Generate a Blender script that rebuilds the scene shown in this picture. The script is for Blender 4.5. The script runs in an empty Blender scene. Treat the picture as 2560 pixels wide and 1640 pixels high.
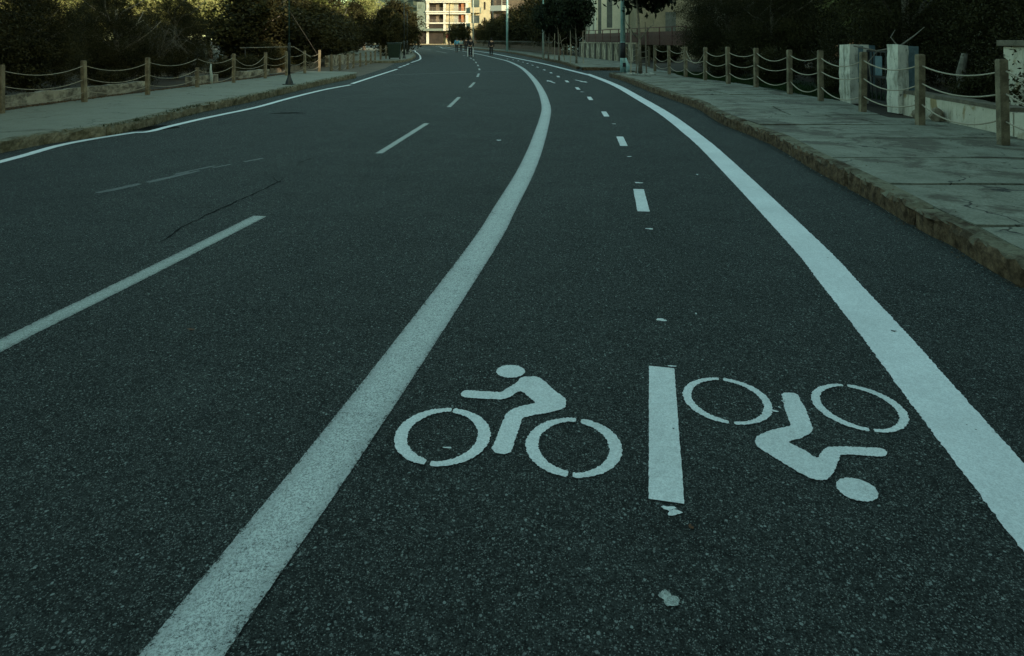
import bpy, bmesh, math, random
import numpy as np
from mathutils import Vector, Matrix
R = math.radians
random.seed(7)
C = bpy.context.scene.collection
SC = bpy.context.scene

# ------------------------------------------------------------ camera
F, H, YH = 1635.0, 1.5, 99.0      # focal length in photo pixels, eye height, horizon row
cam_d = bpy.data.cameras.new("camera"); cam = bpy.data.objects.new("camera", cam_d); C.objects.link(cam)
cam.location = (0, 0, H); cam.rotation_euler = (R(90), 0, 0)
cam_d.sensor_width = 36; cam_d.lens = 36 * F / 2560; cam_d.shift_y = -(820 - YH) / 2560
cam_d.clip_start = .05; cam_d.clip_end = 3000
SC.camera = cam
# ------------------------------------------------------------ light
SUN_EL = R(14); SUN_H = Vector((.70, -.714))          # towards the sun, in plan
w = bpy.data.worlds.new("World"); SC.world = w; w.use_nodes = True
nt = w.node_tree; nt.nodes.clear()
sky = nt.nodes.new('ShaderNodeTexSky'); sky.sky_type = 'NISHITA'; sky.sun_disc = False
sky.sun_elevation = SUN_EL; sky.sun_rotation = math.atan2(SUN_H.x, SUN_H.y)
tint = nt.nodes.new('ShaderNodeMix'); tint.data_type = 'RGBA'; tint.blend_type = 'MULTIPLY'; tint.inputs[0].default_value = 1
tint.inputs[7].default_value = (.82, .95, .66, 1)
bg = nt.nodes.new('ShaderNodeBackground'); bg.inputs[1].default_value = .15
wo = nt.nodes.new('ShaderNodeOutputWorld')
nt.links.new(sky.outputs[0], tint.inputs[6]); nt.links.new(tint.outputs[2], bg.inputs[0]); nt.links.new(bg.outputs[0], wo.inputs[0])
sd = bpy.data.lights.new("sun", 'SUN'); sd.energy = 2.0; sd.angle = R(.5); sd.color = (1, .87, .66)
sun = bpy.data.objects.new("sun", sd); C.objects.link(sun)
sv = Vector((SUN_H.x * math.cos(SUN_EL), SUN_H.y * math.cos(SUN_EL), math.sin(SUN_EL)))
sun.rotation_euler = sv.to_track_quat('Z', 'Y').to_euler(); sun.location = (30, -30, 30)
vs = SC.view_settings; vs.view_transform = 'Standard'; vs.look = 'None'; vs.gamma = 1; vs.exposure = 1.75; vs.use_curve_mapping = False

# ------------------------------------------------------------ helpers
def G(px, py, z=0.0):                                 # photo pixel -> point on the level z
    Y = F * (H - z) / (py - YH); return Vector(((px - 1280) / F * Y, Y, z))
def tag(o, label=None, cat=None, group=None, kind=None):
    if label: o['label'] = label
    if cat: o['category'] = cat
    if group: o['group'] = group
    if kind: o['kind'] = kind
    return o
def empty(name, loc=(0, 0, 0), rz=0, label=None, cat=None, group=None):
    o = bpy.data.objects.new(name, None); C.objects.link(o); o.location = loc; o.rotation_euler = (0, 0, rz)
    o.empty_display_size = .2
    return tag(o, label, cat, group)
def copy_tree(o, parent=None):
    c = o.copy(); C.objects.link(c)
    if parent is not None: c.parent = parent
    for ch in list(o.children): copy_tree(ch, c)
    return c
def catmull(P, n=8):
    P = [Vector(p) for p in P]; out = []
    Q = [P[0] * 2 - P[1]] + P + [P[-1] * 2 - P[-2]]
    for i in range(1, len(Q) - 2):
        a, b, c, d = Q[i-1], Q[i], Q[i+1], Q[i+2]
        for k in range(n):
            t = k / n
            out.append(.5 * ((2*b) + (c-a)*t + (2*a-5*b+4*c-d)*t*t + (3*b-a-3*c+d)*t**3))
    out.append(P[-1]); return out
def resample(P, step):
    out = [P[0]]; acc = 0
    for a, b in zip(P, P[1:]):
        L = (b - a).length
        while acc + L >= step and L > 1e-9:
            t = (step - acc) / L; a = a + (b - a) * t; out.append(a); L = (b - a).length; acc = 0
        acc += L
    if (out[-1] - P[-1]).length > step * .2: out.append(P[-1])
    return out
class MB:
    def __init__(s): s.v = []; s.f = []; s.uv = None
    def box(s, x0, x1, y0, y1, z0, z1, M=None):
        b = len(s.v)
        for x, y, z in ((x0,y0,z0),(x1,y0,z0),(x1,y1,z0),(x0,y1,z0),(x0,y0,z1),(x1,y0,z1),(x1,y1,z1),(x0,y1,z1)):
            p = Vector((x, y, z)); s.v.append(tuple(M @ p) if M else tuple(p))
        s.f += [tuple(b+i for i in q) for q in ((0,3,2,1),(4,5,6,7),(0,1,5,4),(1,2,6,5),(2,3,7,6),(3,0,4,7))]
        return s
    def tube(s, path, radii, n=8, cap=True):
        path = [Vector(p) for p in path]
        if not hasattr(radii, '__len__'): radii = [radii] * len(path)
        b = len(s.v); up = Vector((0, 0, 1))
        for i, p in enumerate(path):
            d = (path[min(i+1, len(path)-1)] - path[max(i-1, 0)]).normalized()
            a = d.cross(up if abs(d.z) < .95 else Vector((1, 0, 0))).normalized(); c = d.cross(a)
            for k in range(n):
                t = 2 * math.pi * k / n
                s.v.append(tuple(p + (a * math.cos(t) + c * math.sin(t)) * radii[i]))
        for i in range(len(path) - 1):
            for k in range(n):
                s.f.append((b+i*n+k, b+i*n+(k+1) % n, b+(i+1)*n+(k+1) % n, b+(i+1)*n+k))
        if cap:
            s.f.append(tuple(b+k for k in range(n))[::-1]); e = b+(len(path)-1)*n; s.f.append(tuple(e+k for k in range(n)))
        return s
    def prism(s, poly, z0, z1):
        b = len(s.v); n = len(poly)
        for z in (z0, z1):
            for p in poly: s.v.append((p[0], p[1], z))
        s.f.append(tuple(range(b+n-1, b-1, -1))); s.f.append(tuple(range(b+n, b+2*n)))
        for i in range(n): j = (i+1) % n; s.f.append((b+i, b+j, b+n+j, b+n+i))
        return s
    def face(s, pts):
        b = len(s.v); s.v += [tuple(p) for p in pts]; s.f.append(tuple(range(b, b+len(pts)))); return s
    def build(s, name, mat, parent=None, smooth=False, bevel=0):
        me = bpy.data.meshes.new(name); me.from_pydata(s.v, [], s.f); me.materials.append(mat); me.update()
        if s.uv:
            ul = me.uv_layers.new(name='UVMap')
            for lo in me.loops: ul.data[lo.index].uv = s.uv[lo.vertex_index]
        if smooth: me.shade_smooth()
        o = bpy.data.objects.new(name, me); C.objects.link(o)
        if parent: o.parent = parent
        if bevel:
            m = o.modifiers.new('b', 'BEVEL'); m.width = bevel; m.segments = 2; m.limit_method = 'ANGLE'
        return o

# ------------------------------------------------------------ materials
class NT:
    def __init__(s, name):
        s.m = bpy.data.materials.new(name); s.m.use_nodes = True; s.t = s.m.node_tree; s.t.nodes.clear()
        s.out = s.n('ShaderNodeOutputMaterial'); s.b = s.n('ShaderNodeBsdfPrincipled'); s.l(s.b.outputs[0], s.out.inputs[0])
        s.geo = s.n('ShaderNodeNewGeometry'); s.pos = s.geo.outputs['Position']
    def n(s, k, **kw):
        x = s.t.nodes.new(k)
        for a, b in kw.items(): setattr(x, a, b)
        return x
    def l(s, a, b): s.t.links.new(a, b)
    def setv(s, sock, v):
        if hasattr(v, 'is_linked'): s.l(v, sock)
        elif v is not None: sock.default_value = v if not isinstance(v, tuple) or len(v) == 4 or sock.type == 'VECTOR' else v + (1,)
    def noise(s, scale, detail=4, rough=.55, vec=None, dist=0):
        x = s.n('ShaderNodeTexNoise'); x.inputs['Scale'].default_value = scale; x.inputs['Detail'].default_value = detail
        x.inputs['Roughness'].default_value = rough; x.inputs['Distortion'].default_value = dist
        s.l(vec or s.pos, x.inputs['Vector']); return x.outputs['Fac']
    def vor(s, scale, vec=None, feature='F1'):
        x = s.n('ShaderNodeTexVoronoi'); x.feature = feature; x.inputs['Scale'].default_value = scale; s.l(vec or s.pos, x.inputs['Vector']); return x
    def ramp(s, fac, a, b, c0=0.0, c1=1.0):
        x = s.n('ShaderNodeMapRange'); x.clamp = True
        s.setv(x.inputs[0], fac)
        for i, v in zip((1, 2, 3, 4), (a, b, c0, c1)): x.inputs[i].default_value = v
        return x.outputs[0]
    def math(s, op, a, b=None):
        x = s.n('ShaderNodeMath', operation=op); s.setv(x.inputs[0], a)
        if b is not None: s.setv(x.inputs[1], b)
        return x.outputs[0]
    def mix(s, f, a, b, mode='MIX'):
        x = s.n('ShaderNodeMix', data_type='RGBA', blend_type=mode); s.setv(x.inputs[0], f); s.setv(x.inputs[6], a); s.setv(x.inputs[7], b)
        return x.outputs[2]
    def bump(s, h, strength, dist):
        x = s.n('ShaderNodeBump'); x.inputs['Strength'].default_value = strength; x.inputs['Distance'].default_value = dist
        s.l(h, x.inputs['Height']); s.l(x.outputs[0], s.b.inputs['Normal'])
    def fin(s, col, rough=.7, spec=.5, metal=0):
        s.setv(s.b.inputs['Base Color'], col); s.setv(s.b.inputs['Roughness'], rough)
        s.b.inputs['Specular IOR Level'].default_value = spec; s.b.inputs['Metallic'].default_value = metal; return s.m
    def sep(s, vec=None):
        x = s.n('ShaderNodeSeparateXYZ'); s.l(vec or s.pos, x.inputs[0]); return x.outputs

def two(name, a, b, scale=4, rough=.8, lo=.35, hi=.65, spec=.3, bump=0, metal=0, local=False, fine=.25):
    n = NT(name); vec = None
    if local: tc = n.n('ShaderNodeTexCoord'); vec = tc.outputs['Object']
    f = n.ramp(n.noise(scale, 5, .6, vec), lo, hi); c = n.mix(f, a, b)
    g = n.ramp(n.noise(scale * 9, 4, .7, vec), .3, .7, 1 - fine, 1 + fine)
    c = n.mix(1.0, c, n_val(n, g), 'MULTIPLY')
    if bump: n.bump(n.noise(scale * 6, 5, .7, vec), .6, bump)
    return n.fin(c, rough, spec, metal)
def n_val(n, g):
    x = n.n('ShaderNodeCombineColor'); [n.l(g, x.inputs[i]) for i in range(3)]; return x.outputs[0]

def asphalt_col(n):
    big = n.ramp(n.noise(.45, 5, .65), .3, .7, .80, 1.20)
    mid = n.ramp(n.noise(3.0, 6, .75), .3, .7, .72, 1.26)
    fine = n.math('ADD', n.math('MULTIPLY', n.ramp(n.noise(170, 3, .8), .40, .60), .55), n.math('MULTIPLY', n.ramp(n.noise(48, 5, .85), .38, .62), .45))
    base = n.mix(n.ramp(fine, .15, .85), (.0028, .0036, .0034), (.039, .045, .041))
    base = n.mix(1.0, base, n_val(n, n.ramp(n.noise(17, 6, .9), .38, .62, .66, 1.36)), 'MULTIPLY')
    base = n.mix(1.0, base, n_val(n, n.math('MULTIPLY', big, mid)), 'MULTIPLY')
    warp = n.n('ShaderNodeVectorMath', operation='ADD')
    nz = n.n('ShaderNodeTexNoise'); nz.inputs['Scale'].default_value = 60; n.l(n.pos, nz.inputs['Vector'])
    sc = n.n('ShaderNodeVectorMath', operation='SCALE'); sc.inputs['Scale'].default_value = .012; n.l(nz.outputs['Color'], sc.inputs[0])
    n.l(n.pos, warp.inputs[0]); n.l(sc.outputs[0], warp.inputs[1])
    dens = n.ramp(n.noise(1.3, 3, .6), .3, .7, -.05, .05)
    for scale, thr, size, col in ((200, .60, .38, (.17, .19, .175)), (80, .86, .30, (.20, .23, .215))):
        v = n.vor(scale, warp.outputs[0]); s = n.n('ShaderNodeSeparateColor'); n.l(v.outputs['Color'], s.inputs[0])
        pick = n.ramp(n.math('ADD', s.outputs[0], dens), thr, thr + .05)
        shp = n.ramp(v.outputs['Distance'], size, size + .12, 1, 0)
        amt = n.math('MULTIPLY', n.math('MULTIPLY', pick, shp), n.ramp(s.outputs[1], 0, 1, .25, 1.0))
        base = n.mix(amt, base, col)
    return base
def mat_asphalt():
    n = NT('asphalt'); c = asphalt_col(n)
    x = n.sep()
    n.bump(n.noise(130, 4, .75), .8, .006)
    return n.fin(c, .9, .12)
def mat_paint(name, col, wear_edge, wear, grit=.5, dim=0, stain=(.10, .13, .12), edge_lo=.0):
    n = NT(name); asp = asphalt_col(n)
    uv = n.n('ShaderNodeUVMap'); s = n.sep(uv.outputs[0])
    e = n.math('ABSOLUTE', n.math('SUBTRACT', s[0], .5))            # 0 centre .. .5 edge
    pits = n.noise(120, 4, .8); patch = n.noise(2.2, 5, .65); med = n.noise(22, 4, .7)
    c = n.mix(n.ramp(patch, .35, .7), col, tuple(k * .80 for k in col))
    c = n.mix(n.ramp(med, .40, .65, 0, .30), c, tuple(k * .6 for k in col))
    c = n.mix(n.ramp(n.noise(150, 3, .9), .47, .57, 0, min(1, grit * 1.5)), c, tuple(k * .30 for k in col))
    c = n.mix(n.ramp(pits, .42, .62, 0, grit * .8), c, tuple(k * .45 for k in col))
    c = n.mix(n.ramp(e, .22, .46, 0, dim), c, tuple(k * .42 for k in col))
    f = n.math('ADD', n.ramp(e, .5 - wear_edge, .5, 0, .30), n.ramp(med, .35, .65, -.12, .12))
    f = n.math('ADD', f, n.ramp(patch, .35, .65, -.08, .08))
    f = n.math('ADD', f, n.ramp(pits, .36, .64, -.4, .4))
    f = n.ramp(f, wear, wear + .14)
    c = n.mix(f, c, asp)
    n.bump(n.noise(110, 4, .75), .5, .004)
    return n.fin(c, .65, .4)
M = {}
M['asphalt'] = mat_asphalt()
M['line_bright'] = mat_paint('fresh white paint', (.74, .78, .77), .03, .56, .25)
M['line_worn'] = mat_paint('worn white paint', (.60, .65, .62), .10, .26, .85, .70)
M['line_dash'] = mat_paint('dash paint', (.70, .74, .72), .04, .44, .30)
M['line_faint'] = mat_paint('faded lane paint', (.40, .44, .40), .30, .30, .6, .7)
M['line_ghost'] = mat_paint('almost gone paint and sunbeam', (.068, .082, .077), .42, -.05, .5, .6)
M['tar'] = two('tar crack', (.003, .0035, .0035), (.009, .010, .010), 30, spec=.03)
M['patch'] = two('dark wet patch', (.002, .002, .0015), (.006, .006, .004), 6, .9, spec=.03)
M['soil'] = two('soil', (.018, .013, .008), (.04, .028, .016), 1.5, .95, bump=.03)
M['dirt'] = two('dusty ground', (.07, .055, .035), (.11, .085, .058), 1.2, .95, bump=.01)
M['grass'] = two('grass', (.008, .015, .005), (.02, .03, .01), 3, .9)
def mat_pave(name, a, b, dirt, lo, hi):
    n = NT(name)
    sc = n.n('ShaderNodeVectorMath', operation='MULTIPLY'); sc.inputs[1].default_value = (.85, 1.0, 1); n.l(n.pos, sc.inputs[0])
    c = n.mix(n.ramp(n.noise(2.5, 6, .65), .3, .7), a, b)
    c = n.mix(n.ramp(n.noise(1.5, 9, .74, sc.outputs[0], .5), lo, hi, 0, .88), c, dirt)
    c = n.mix(n.ramp(n.noise(6, 8, .75, sc.outputs[0]), .58, .70, 0, .7), c, (.035, .034, .018))
    c = n.mix(n.ramp(n.noise(45, 4, .85), .38, .66, 0, .65), c, tuple(k * .45 for k in a))
    vc = n.vor(.8, None, 'DISTANCE_TO_EDGE'); vw = n.n('ShaderNodeVectorMath', operation='ADD'); vn = n.n('ShaderNodeTexNoise'); vn.inputs['Scale'].default_value = 1.6; vn.inputs['Detail'].default_value = 6; n.l(n.pos, vn.inputs['Vector']); n.l(n.pos, vw.inputs[0]); n.l(vn.outputs['Color'], vw.inputs[1]); n.l(vw.outputs[0], vc.inputs['Vector'])
    c = n.mix(n.math('MULTIPLY', n.ramp(vc.outputs['Distance'], .004, .014, 1, 0), n.ramp(n.noise(.9, 3, .5), .50, .56)), c, (.012, .011, .007))
    n.bump(n.noise(25, 6, .75), .5, .01)
    return n.fin(c, .82, .35)
M['pave_r'] = mat_pave('old slabs right', (.14, .145, .105), (.25, .25, .19), (.060, .046, .028), .49, .57)
M['pave_l'] = mat_pave('old slabs left', (.155, .155, .112), (.20, .198, .146), (.085, .07, .042), .55, .66)
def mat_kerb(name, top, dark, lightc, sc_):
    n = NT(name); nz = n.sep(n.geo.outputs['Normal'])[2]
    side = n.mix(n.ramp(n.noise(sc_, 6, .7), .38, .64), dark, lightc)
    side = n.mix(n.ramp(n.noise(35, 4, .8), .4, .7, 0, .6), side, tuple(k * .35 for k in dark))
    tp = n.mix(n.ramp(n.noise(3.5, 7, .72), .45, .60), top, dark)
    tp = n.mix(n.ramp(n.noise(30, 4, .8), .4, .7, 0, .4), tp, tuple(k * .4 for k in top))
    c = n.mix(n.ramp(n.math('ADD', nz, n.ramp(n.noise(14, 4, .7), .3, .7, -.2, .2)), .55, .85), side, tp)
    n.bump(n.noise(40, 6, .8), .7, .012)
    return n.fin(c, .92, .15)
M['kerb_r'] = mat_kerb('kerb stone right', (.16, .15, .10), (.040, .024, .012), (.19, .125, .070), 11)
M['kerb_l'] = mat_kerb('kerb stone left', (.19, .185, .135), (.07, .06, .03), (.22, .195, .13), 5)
M['post'] = two('tan wood', (.085, .066, .038), (.215, .172, .105), 6, .8, local=False, bump=.003)
M['post_dark'] = two('weathered wood', (.10, .08, .045), (.15, .115, .07), 3, .8, bump=.003)
M['rope'] = two('rope', (.28, .24, .17), (.34, .29, .21), 60, .8)
M['rope_l'] = two('thin brown rope', (.22, .19, .14), (.28, .24, .17), 60, .8)
def mat_wall(name, a, b, stain, rust=None, lo=.50, hi=.60, stain2=(.09, .085, .07), streak=(3, 3, .8)):
    n = NT(name)
    c = n.mix(n.ramp(n.noise(3, 5, .6), .35, .65), a, b)
    sc = n.n('ShaderNodeVectorMath', operation='MULTIPLY'); sc.inputs[1].default_value = streak; n.l(n.pos, sc.inputs[0])
    c = n.mix(n.ramp(n.noise(2.2, 7, .7, sc.outputs[0]), lo + .02, hi + .06, 0, .85), c, stain)
    c = n.mix(n.ramp(n.noise(9, 6, .75), .60, .66, 0, .9), c, stain2)
    if rust: c = n.mix(n.ramp(n.noise(1.6, 5, .6, None, .8), .57, .64, 0, .8), c, rust)
    n.bump(n.noise(14, 6, .75), .6, .02)
    return n.fin(c, .9, .2)
M['wall_white'] = mat_wall('peeling whitewash', (.50, .45, .34), (.60, .54, .42), (.30, .26, .18), (.24, .16, .055))
M['wall_left'] = mat_wall('dirty low wall', (.24, .21, .155), (.34, .305, .225), (.045, .036, .024), None, .40, .50, streak=(1, 1, 1.6))
M['pillar_white'] = mat_wall('whitewashed pillar', (.56, .53, .43), (.66, .62, .51), (.20, .19, .14), None, .46, .58)
M['wall_panel'] = mat_wall('stained panel wall', (.44, .37, .26), (.54, .46, .33), (.07, .05, .03), None, .42, .50)
M['pilaster'] = two('dark strips', (.05, .042, .03), (.09, .075, .055), 5)
M['blue_plaster'] = two('blue-grey plaster and shade', (.08, .13, .145), (.13, .18, .185), 3, .85)
M['coping'] = two('brown coping stone', (.09, .075, .05), (.17, .14, .10), 6, .9, bump=.01)
M['iron'] = two('dark iron', (.02, .022, .02), (.035, .03, .028), 10, .6)
M['red_iron'] = two('rusty red iron', (.07, .025, .018), (.10, .04, .03), 6, .7)
M['turq'] = two('turquoise pole paint', (.26, .46, .44), (.42, .58, .54), 4, .6)
M['green_pole'] = two('dark green pole paint', (.02, .045, .036), (.035, .07, .055), 4, .5)
M['black_pole'] = two('black pole paint', (.012, .016, .015), (.025, .03, .028), 8, .5)
M['black_band'] = two('black paint', (.015, .015, .017), (.03, .028, .03), 6, .7)
M['pale_pole'] = two('pale pole', (.26, .30, .26), (.36, .38, .32), 5, .7)
M['stake'] = two('wooden stake', (.24, .20, .14), (.32, .28, .20), 5, .85)
M['stake_dark'] = two('old stake', (.12, .10, .07), (.17, .14, .10), 5, .85)
M['bark'] = two('grey bark', (.10, .085, .062), (.19, .165, .125), 12, .95, bump=.02)
M['twig'] = two('bare twig', (.15, .13, .10), (.22, .19, .15), 12, .95)
M['grey_twig'] = two('grey twig', (.05, .043, .032), (.10, .09, .07), 12, .95)
M['bin_green'] = two('green plastic', (.006, .014, .008), (.010, .022, .012), 4, .5)
M['rubber'] = two('black rubber', (.015, .015, .015), (.03, .03, .03), 8, .8)
M['stone_white'] = two('white pebbles', (.35, .36, .30), (.5, .5, .44), 20, .9)

def mat_leaf(name, a, b, c3=None, tr=.15):
    n = NT(name)
    at = n.n('ShaderNodeAttribute'); at.attribute_name = 'tone'
    c = n.mix(at.outputs['Fac'], a, b)
    if c3: c = n.mix(n.ramp(n.noise(.5, 3, .6), .5, .65), c, c3)
    n.fin(c, .7, .08)
    tl = n.n('ShaderNodeBsdfTranslucent'); n.l(c, tl.inputs[0])
    mx = n.n('ShaderNodeMixShader'); mx.inputs[0].default_value = tr
    n.l(n.b.outputs[0], mx.inputs[1]); n.l(tl.outputs[0], mx.inputs[2]); n.l(mx.outputs[0], n.out.inputs[0])
    return n.m
M['leaf_dark'] = mat_leaf('dark evergreen leaves', (.010, .0095, .0035), (.048, .043, .016))
M['leaf_mid'] = mat_leaf('olive leaves', (.05, .06, .018), (.15, .15, .045), tr=.3)
M['leaf_light'] = mat_leaf('dry yellow-green leaves', (.13, .145, .045), (.34, .33, .13), tr=.3)
M['leaf_ficus'] = mat_leaf('big glossy leaves', (.008, .012, .006), (.020, .026, .013))
M['grass_leaf'] = mat_leaf('grass blades', (.008, .018, .005), (.026, .048, .012))
M['weed'] = mat_leaf('weeds', (.025, .032, .012), (.06, .065, .025))

# ------------------------------------------------------------ the ground and the road
def strip(name, left, right, z, mat, parent=None):
    b = MB(); n = len(left)
    for a, c in zip(left, right): b.v += [(a[0], a[1], z), (c[0], c[1], z)]
    for i in range(n - 1): b.f.append((2*i, 2*i+1, 2*i+3, 2*i+2))
    return b.build(name, mat, parent)
g = MB(); g.face([(-900, -300, -.012), (900, -300, -.012), (900, 1500, -.012), (-900, 1500, -.012)])
tag(g.build('ground', M['soil']), kind='structure')
KL = [Vector((-8.4, -25, 0)), Vector((-7.6, -6, 0)), Vector((-7.05, 4, 0))] + [G(*p) for p in ((0,383),(153,355),(313,331),(491,284),(640,252),(704,237),(808,212),(891,195))]
KL2 = [G(*p) for p in ((941,158),(995,157),(1022,153),(1036,146),(1038,138),(1027,131),(1012,126))] + [Vector((-26, 110, 0)), Vector((-44, 122, 0)), Vector((-80, 134, 0))]
KR = [Vector((1.2, -25, 0)), Vector((2.2, -6, 0)), Vector((2.9, 1.5, 0))] + [G(*p) for p in ((2560,723),(2381,616),(2306,579),(2171,498),(2033,424),(1942,370),(1878,340),(1800,307.5),(1742,272),(1669,245),(1614,225),(1560,203),(1523,192))]
KR2 = [G(*p) for p in ((1440,173),(1420,165),(1400,159),(1367,152),(1340,146),(1276,133.5),(1233,128),(1188,123.5),(1140,118.5))] + [Vector((-24, 165, 0)), Vector((-50, 186, 0)), Vector((-90, 196, 0))]
rl = [Vector((-11, -25, 0)), Vector((-11, 26, 0)), Vector((-11.5, 42, 0)), Vector((-12.5, 55, 0)), Vector((-16, 75, 0)), Vector((-22, 92, 0)), Vector((-34, 108, 0)), Vector((-60, 122, 0)), Vector((-120, 130, 0))]
rr = [Vector((5, -25, 0)), Vector((5, 26, 0)), Vector((6.4, 42, 0)), Vector((5, 60, 0)), Vector((3, 90, 0)), Vector((-4, 125, 0)), Vector((-14, 165, 0)), Vector((-40, 199, 0)), Vector((-100, 203, 0))]
road = strip('road', catmull(rl, 8), catmull(rr, 8), 0, M['asphalt']); tag(road, kind='structure')

mark_z = .004
def ribbon(name, pts, width, mat, label=None, jag=.0, z=mark_z, step=.05, ends=None, steps=None):
    """paint line along ground points; uv.x runs across"""
    near = min(p.y for p in pts) < 3.2
    if near and len(pts) > 12:
        a_ = [p for p in pts if p.y < 9]; c_ = [p for p in pts if p.y >= 9]; pts = resample(a_, .012) + resample(c_, .15) if len(c_) > 1 else resample(a_, .012)
    else: pts = resample(pts, .012 if near else step)
    b = MB(); b.uv = []; s = 0
    for i, p in enumerate(pts):
        d = (pts[min(i+1, len(pts)-1)] - pts[max(i-1, 0)]).normalized(); nr = Vector((d.y, -d.x, 0))
        if i: s += (p - pts[i-1]).length
        w_ = width(s) if callable(width) else width
        for sg, u in ((-1, 0), (1, 1)):
            q = p + nr * sg * (w_ / 2 + random.uniform(-jag, jag)); b.v.append((q.x, q.y, z)); b.uv.append((u, s))
    for i in range(len(pts) - 1): b.f.append((2*i, 2*i+1, 2*i+3, 2*i+2))
    o = b.build(name, mat, road)
    if label: o['label'] = label
    return o
# worn broad line left of the cycle track
WL = catmull([Vector((-1.02, .35, 0))] + [G(*p) for p in ((456,1640),(641,1393),(817,1160),(1035,860),(1217,600),(1262,522),(1316,425),(1346,350),(1365,282),(1363,256),(1354,230),(1338.5,204),(1318,181),(1298,166),(1269.5,153),(1241,145.8),(1206,137.5),(1160,128.5),(1110,121))] + [Vector((-19, 150, 0)), Vector((-40, 172, 0))], 10)
ribbon('edge_line', WL, .205, M['line_worn'], 'broad worn grey-white line left of the cycle track', .0012)
# bright line right of the cycle track
WR = catmull([Vector((1.34, .4, 0))] + [G(*p) for p in ((2546,1245),(2407,1078),(2309,960),(2212,840),(2101,711),(2003,600),(1800,397),(1736,340),(1663,285),(1598,246),(1533,210.5),(1468,185))], 10)
ribbon('edge_line', WR, .238, M['line_bright'], 'bright white line between cycle track and right kerb', .0036)
WR2 = catmull([G(*p) for p in ((1474,188),(1416,173.5),(1355,158.6),(1291,145.8),(1233,134),(1188,127.5),(1136,120.5))] + [Vector((-21, 158, 0)), Vector((-44, 180, 0))], 10)
ribbon('edge_line', WR2, .22, M['line_bright'], 'bright white line continuing beyond the driveway', .004, z=mark_z+.0005)
# left edge line, thin
for L_, lab in (([Vector((-5.9, -3, 0)), Vector((-6.2, 5, 0))] + [G(*p) for p in ((0,405),(164,360.5),(327,333),(372,329.5),(425,316),(520,294),(640,268.6),(725,245.4),(808,225),(876,212.3))], 'thin white line along the left kerb'),
                ([G(*p) for p in ((880,209.5),(940,190),(993,173))], 'short white line at the left driveway'),
                ([G(*p) for p in ((1028,156.5),(1049,149),(1051,143.5),(1048,137),(1039,130),(1024,125))] + [Vector((-24, 110, 0))], 'white line curving round the far left pavement')):
    ribbon('edge_line', catmull(L_, 8), .13, M['line_bright'], lab, .004)
for a, b_ in (((997,168.8),(1005,166.5)), ((1007,165.4),(1014,163)), ((1016,161.8),(1023,159.2))):
    ribbon('edge_dash', [G(*a), G(*b_)], .13, M['line_bright'], z=mark_z)
# cycle track centre dashes
dl = [((1666,1256),(1654,919),.113), ((1609,529.6),(1596.3,473.4),.105), ((1560,365.3),(1549.3,341.9),.105), ((1517,291.6),(1509,279.2),.105),
      ((1478,250.3),(1472,242.2),.105), ((1447,224.4),(1441.2,218.5),.105), ((1420,205.8),(1415,201.6),.105), ((1397,193.2),(1394,190),.105),
      ((1379,183.3),(1376,181),.105), ((1362.5,175.8),(1359.5,174),.105), ((1345.5,168.8),(1342.5,167.3),.105), ((1332.5,163.6),(1330,162.4),.105),
      ((1320,159.3),(1317.5,158.2),.105), ((1308.5,155.8),(1306.5,155),.105), ((1297,152.7),(1294.5,151.9),.105), ((1284,149.9),(1281.5,149.3),.105), ((1270,147.4),(1267,146.8),.105)]
for i, (a, b_, w_) in enumerate(dl):
    ribbon('centre_dash', [G(*a), G(*b_)], w_, M['line_dash'], 'long white bar between the two bicycle symbols' if i == 0 else None, .0012 if i == 0 else .003, step=.02)
# carriageway lane dashes
ribbon('lane_dash', catmull([Vector((-2.62, 2.0, 0)), G(0,866), G(330,702), G(650,541)], 8), .125, M['line_faint'], 'long faded grey lane dash at the left edge', .003)
ld = [((947,384),(1067,308.6)), ((1122,268),(1148,243)), ((1174,218.8),(1186,206.3)), ((1193.5,192.5),(1197,183.9)), ((1199,175.5),(1198,171.4)), ((1196,165.5),(1194,162)), ((1191,157.9),(1189,154.7)), ((1185.5,151),(1183,148.4)), ((1179,147),(1175,144.6)), ((1163,140),(1158,138.6))]
for a, b_ in ld: ribbon('lane_dash', [G(*a), G(*b_)], .10, M['line_faint'], None, .003)
for a, b_ in (((1118,133),(1090,127.5)), ((1078,125),(1050,120.5))): ribbon('lane_dash', [G(*a), G(*b_)], .10, M['line_faint'])
gl = resample(catmull([G(229,484), G(330,463), G(412,445), G(520,421), G(654,395)], 6), .05); gi = 0
while gi < len(gl) - 4:
    n_ = random.randint(3, 12); off_ = Vector((random.uniform(-.05, .05), random.uniform(-.03, .03), 0))
    ribbon('ghost_line', [q + off_ for q in gl[gi:gi + n_]], random.uniform(.03, .085), M['line_ghost'], None, .006, z=.003 + .0001 * (gi % 7)); gi += random.choice((2, 4, 6, 9))

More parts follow.
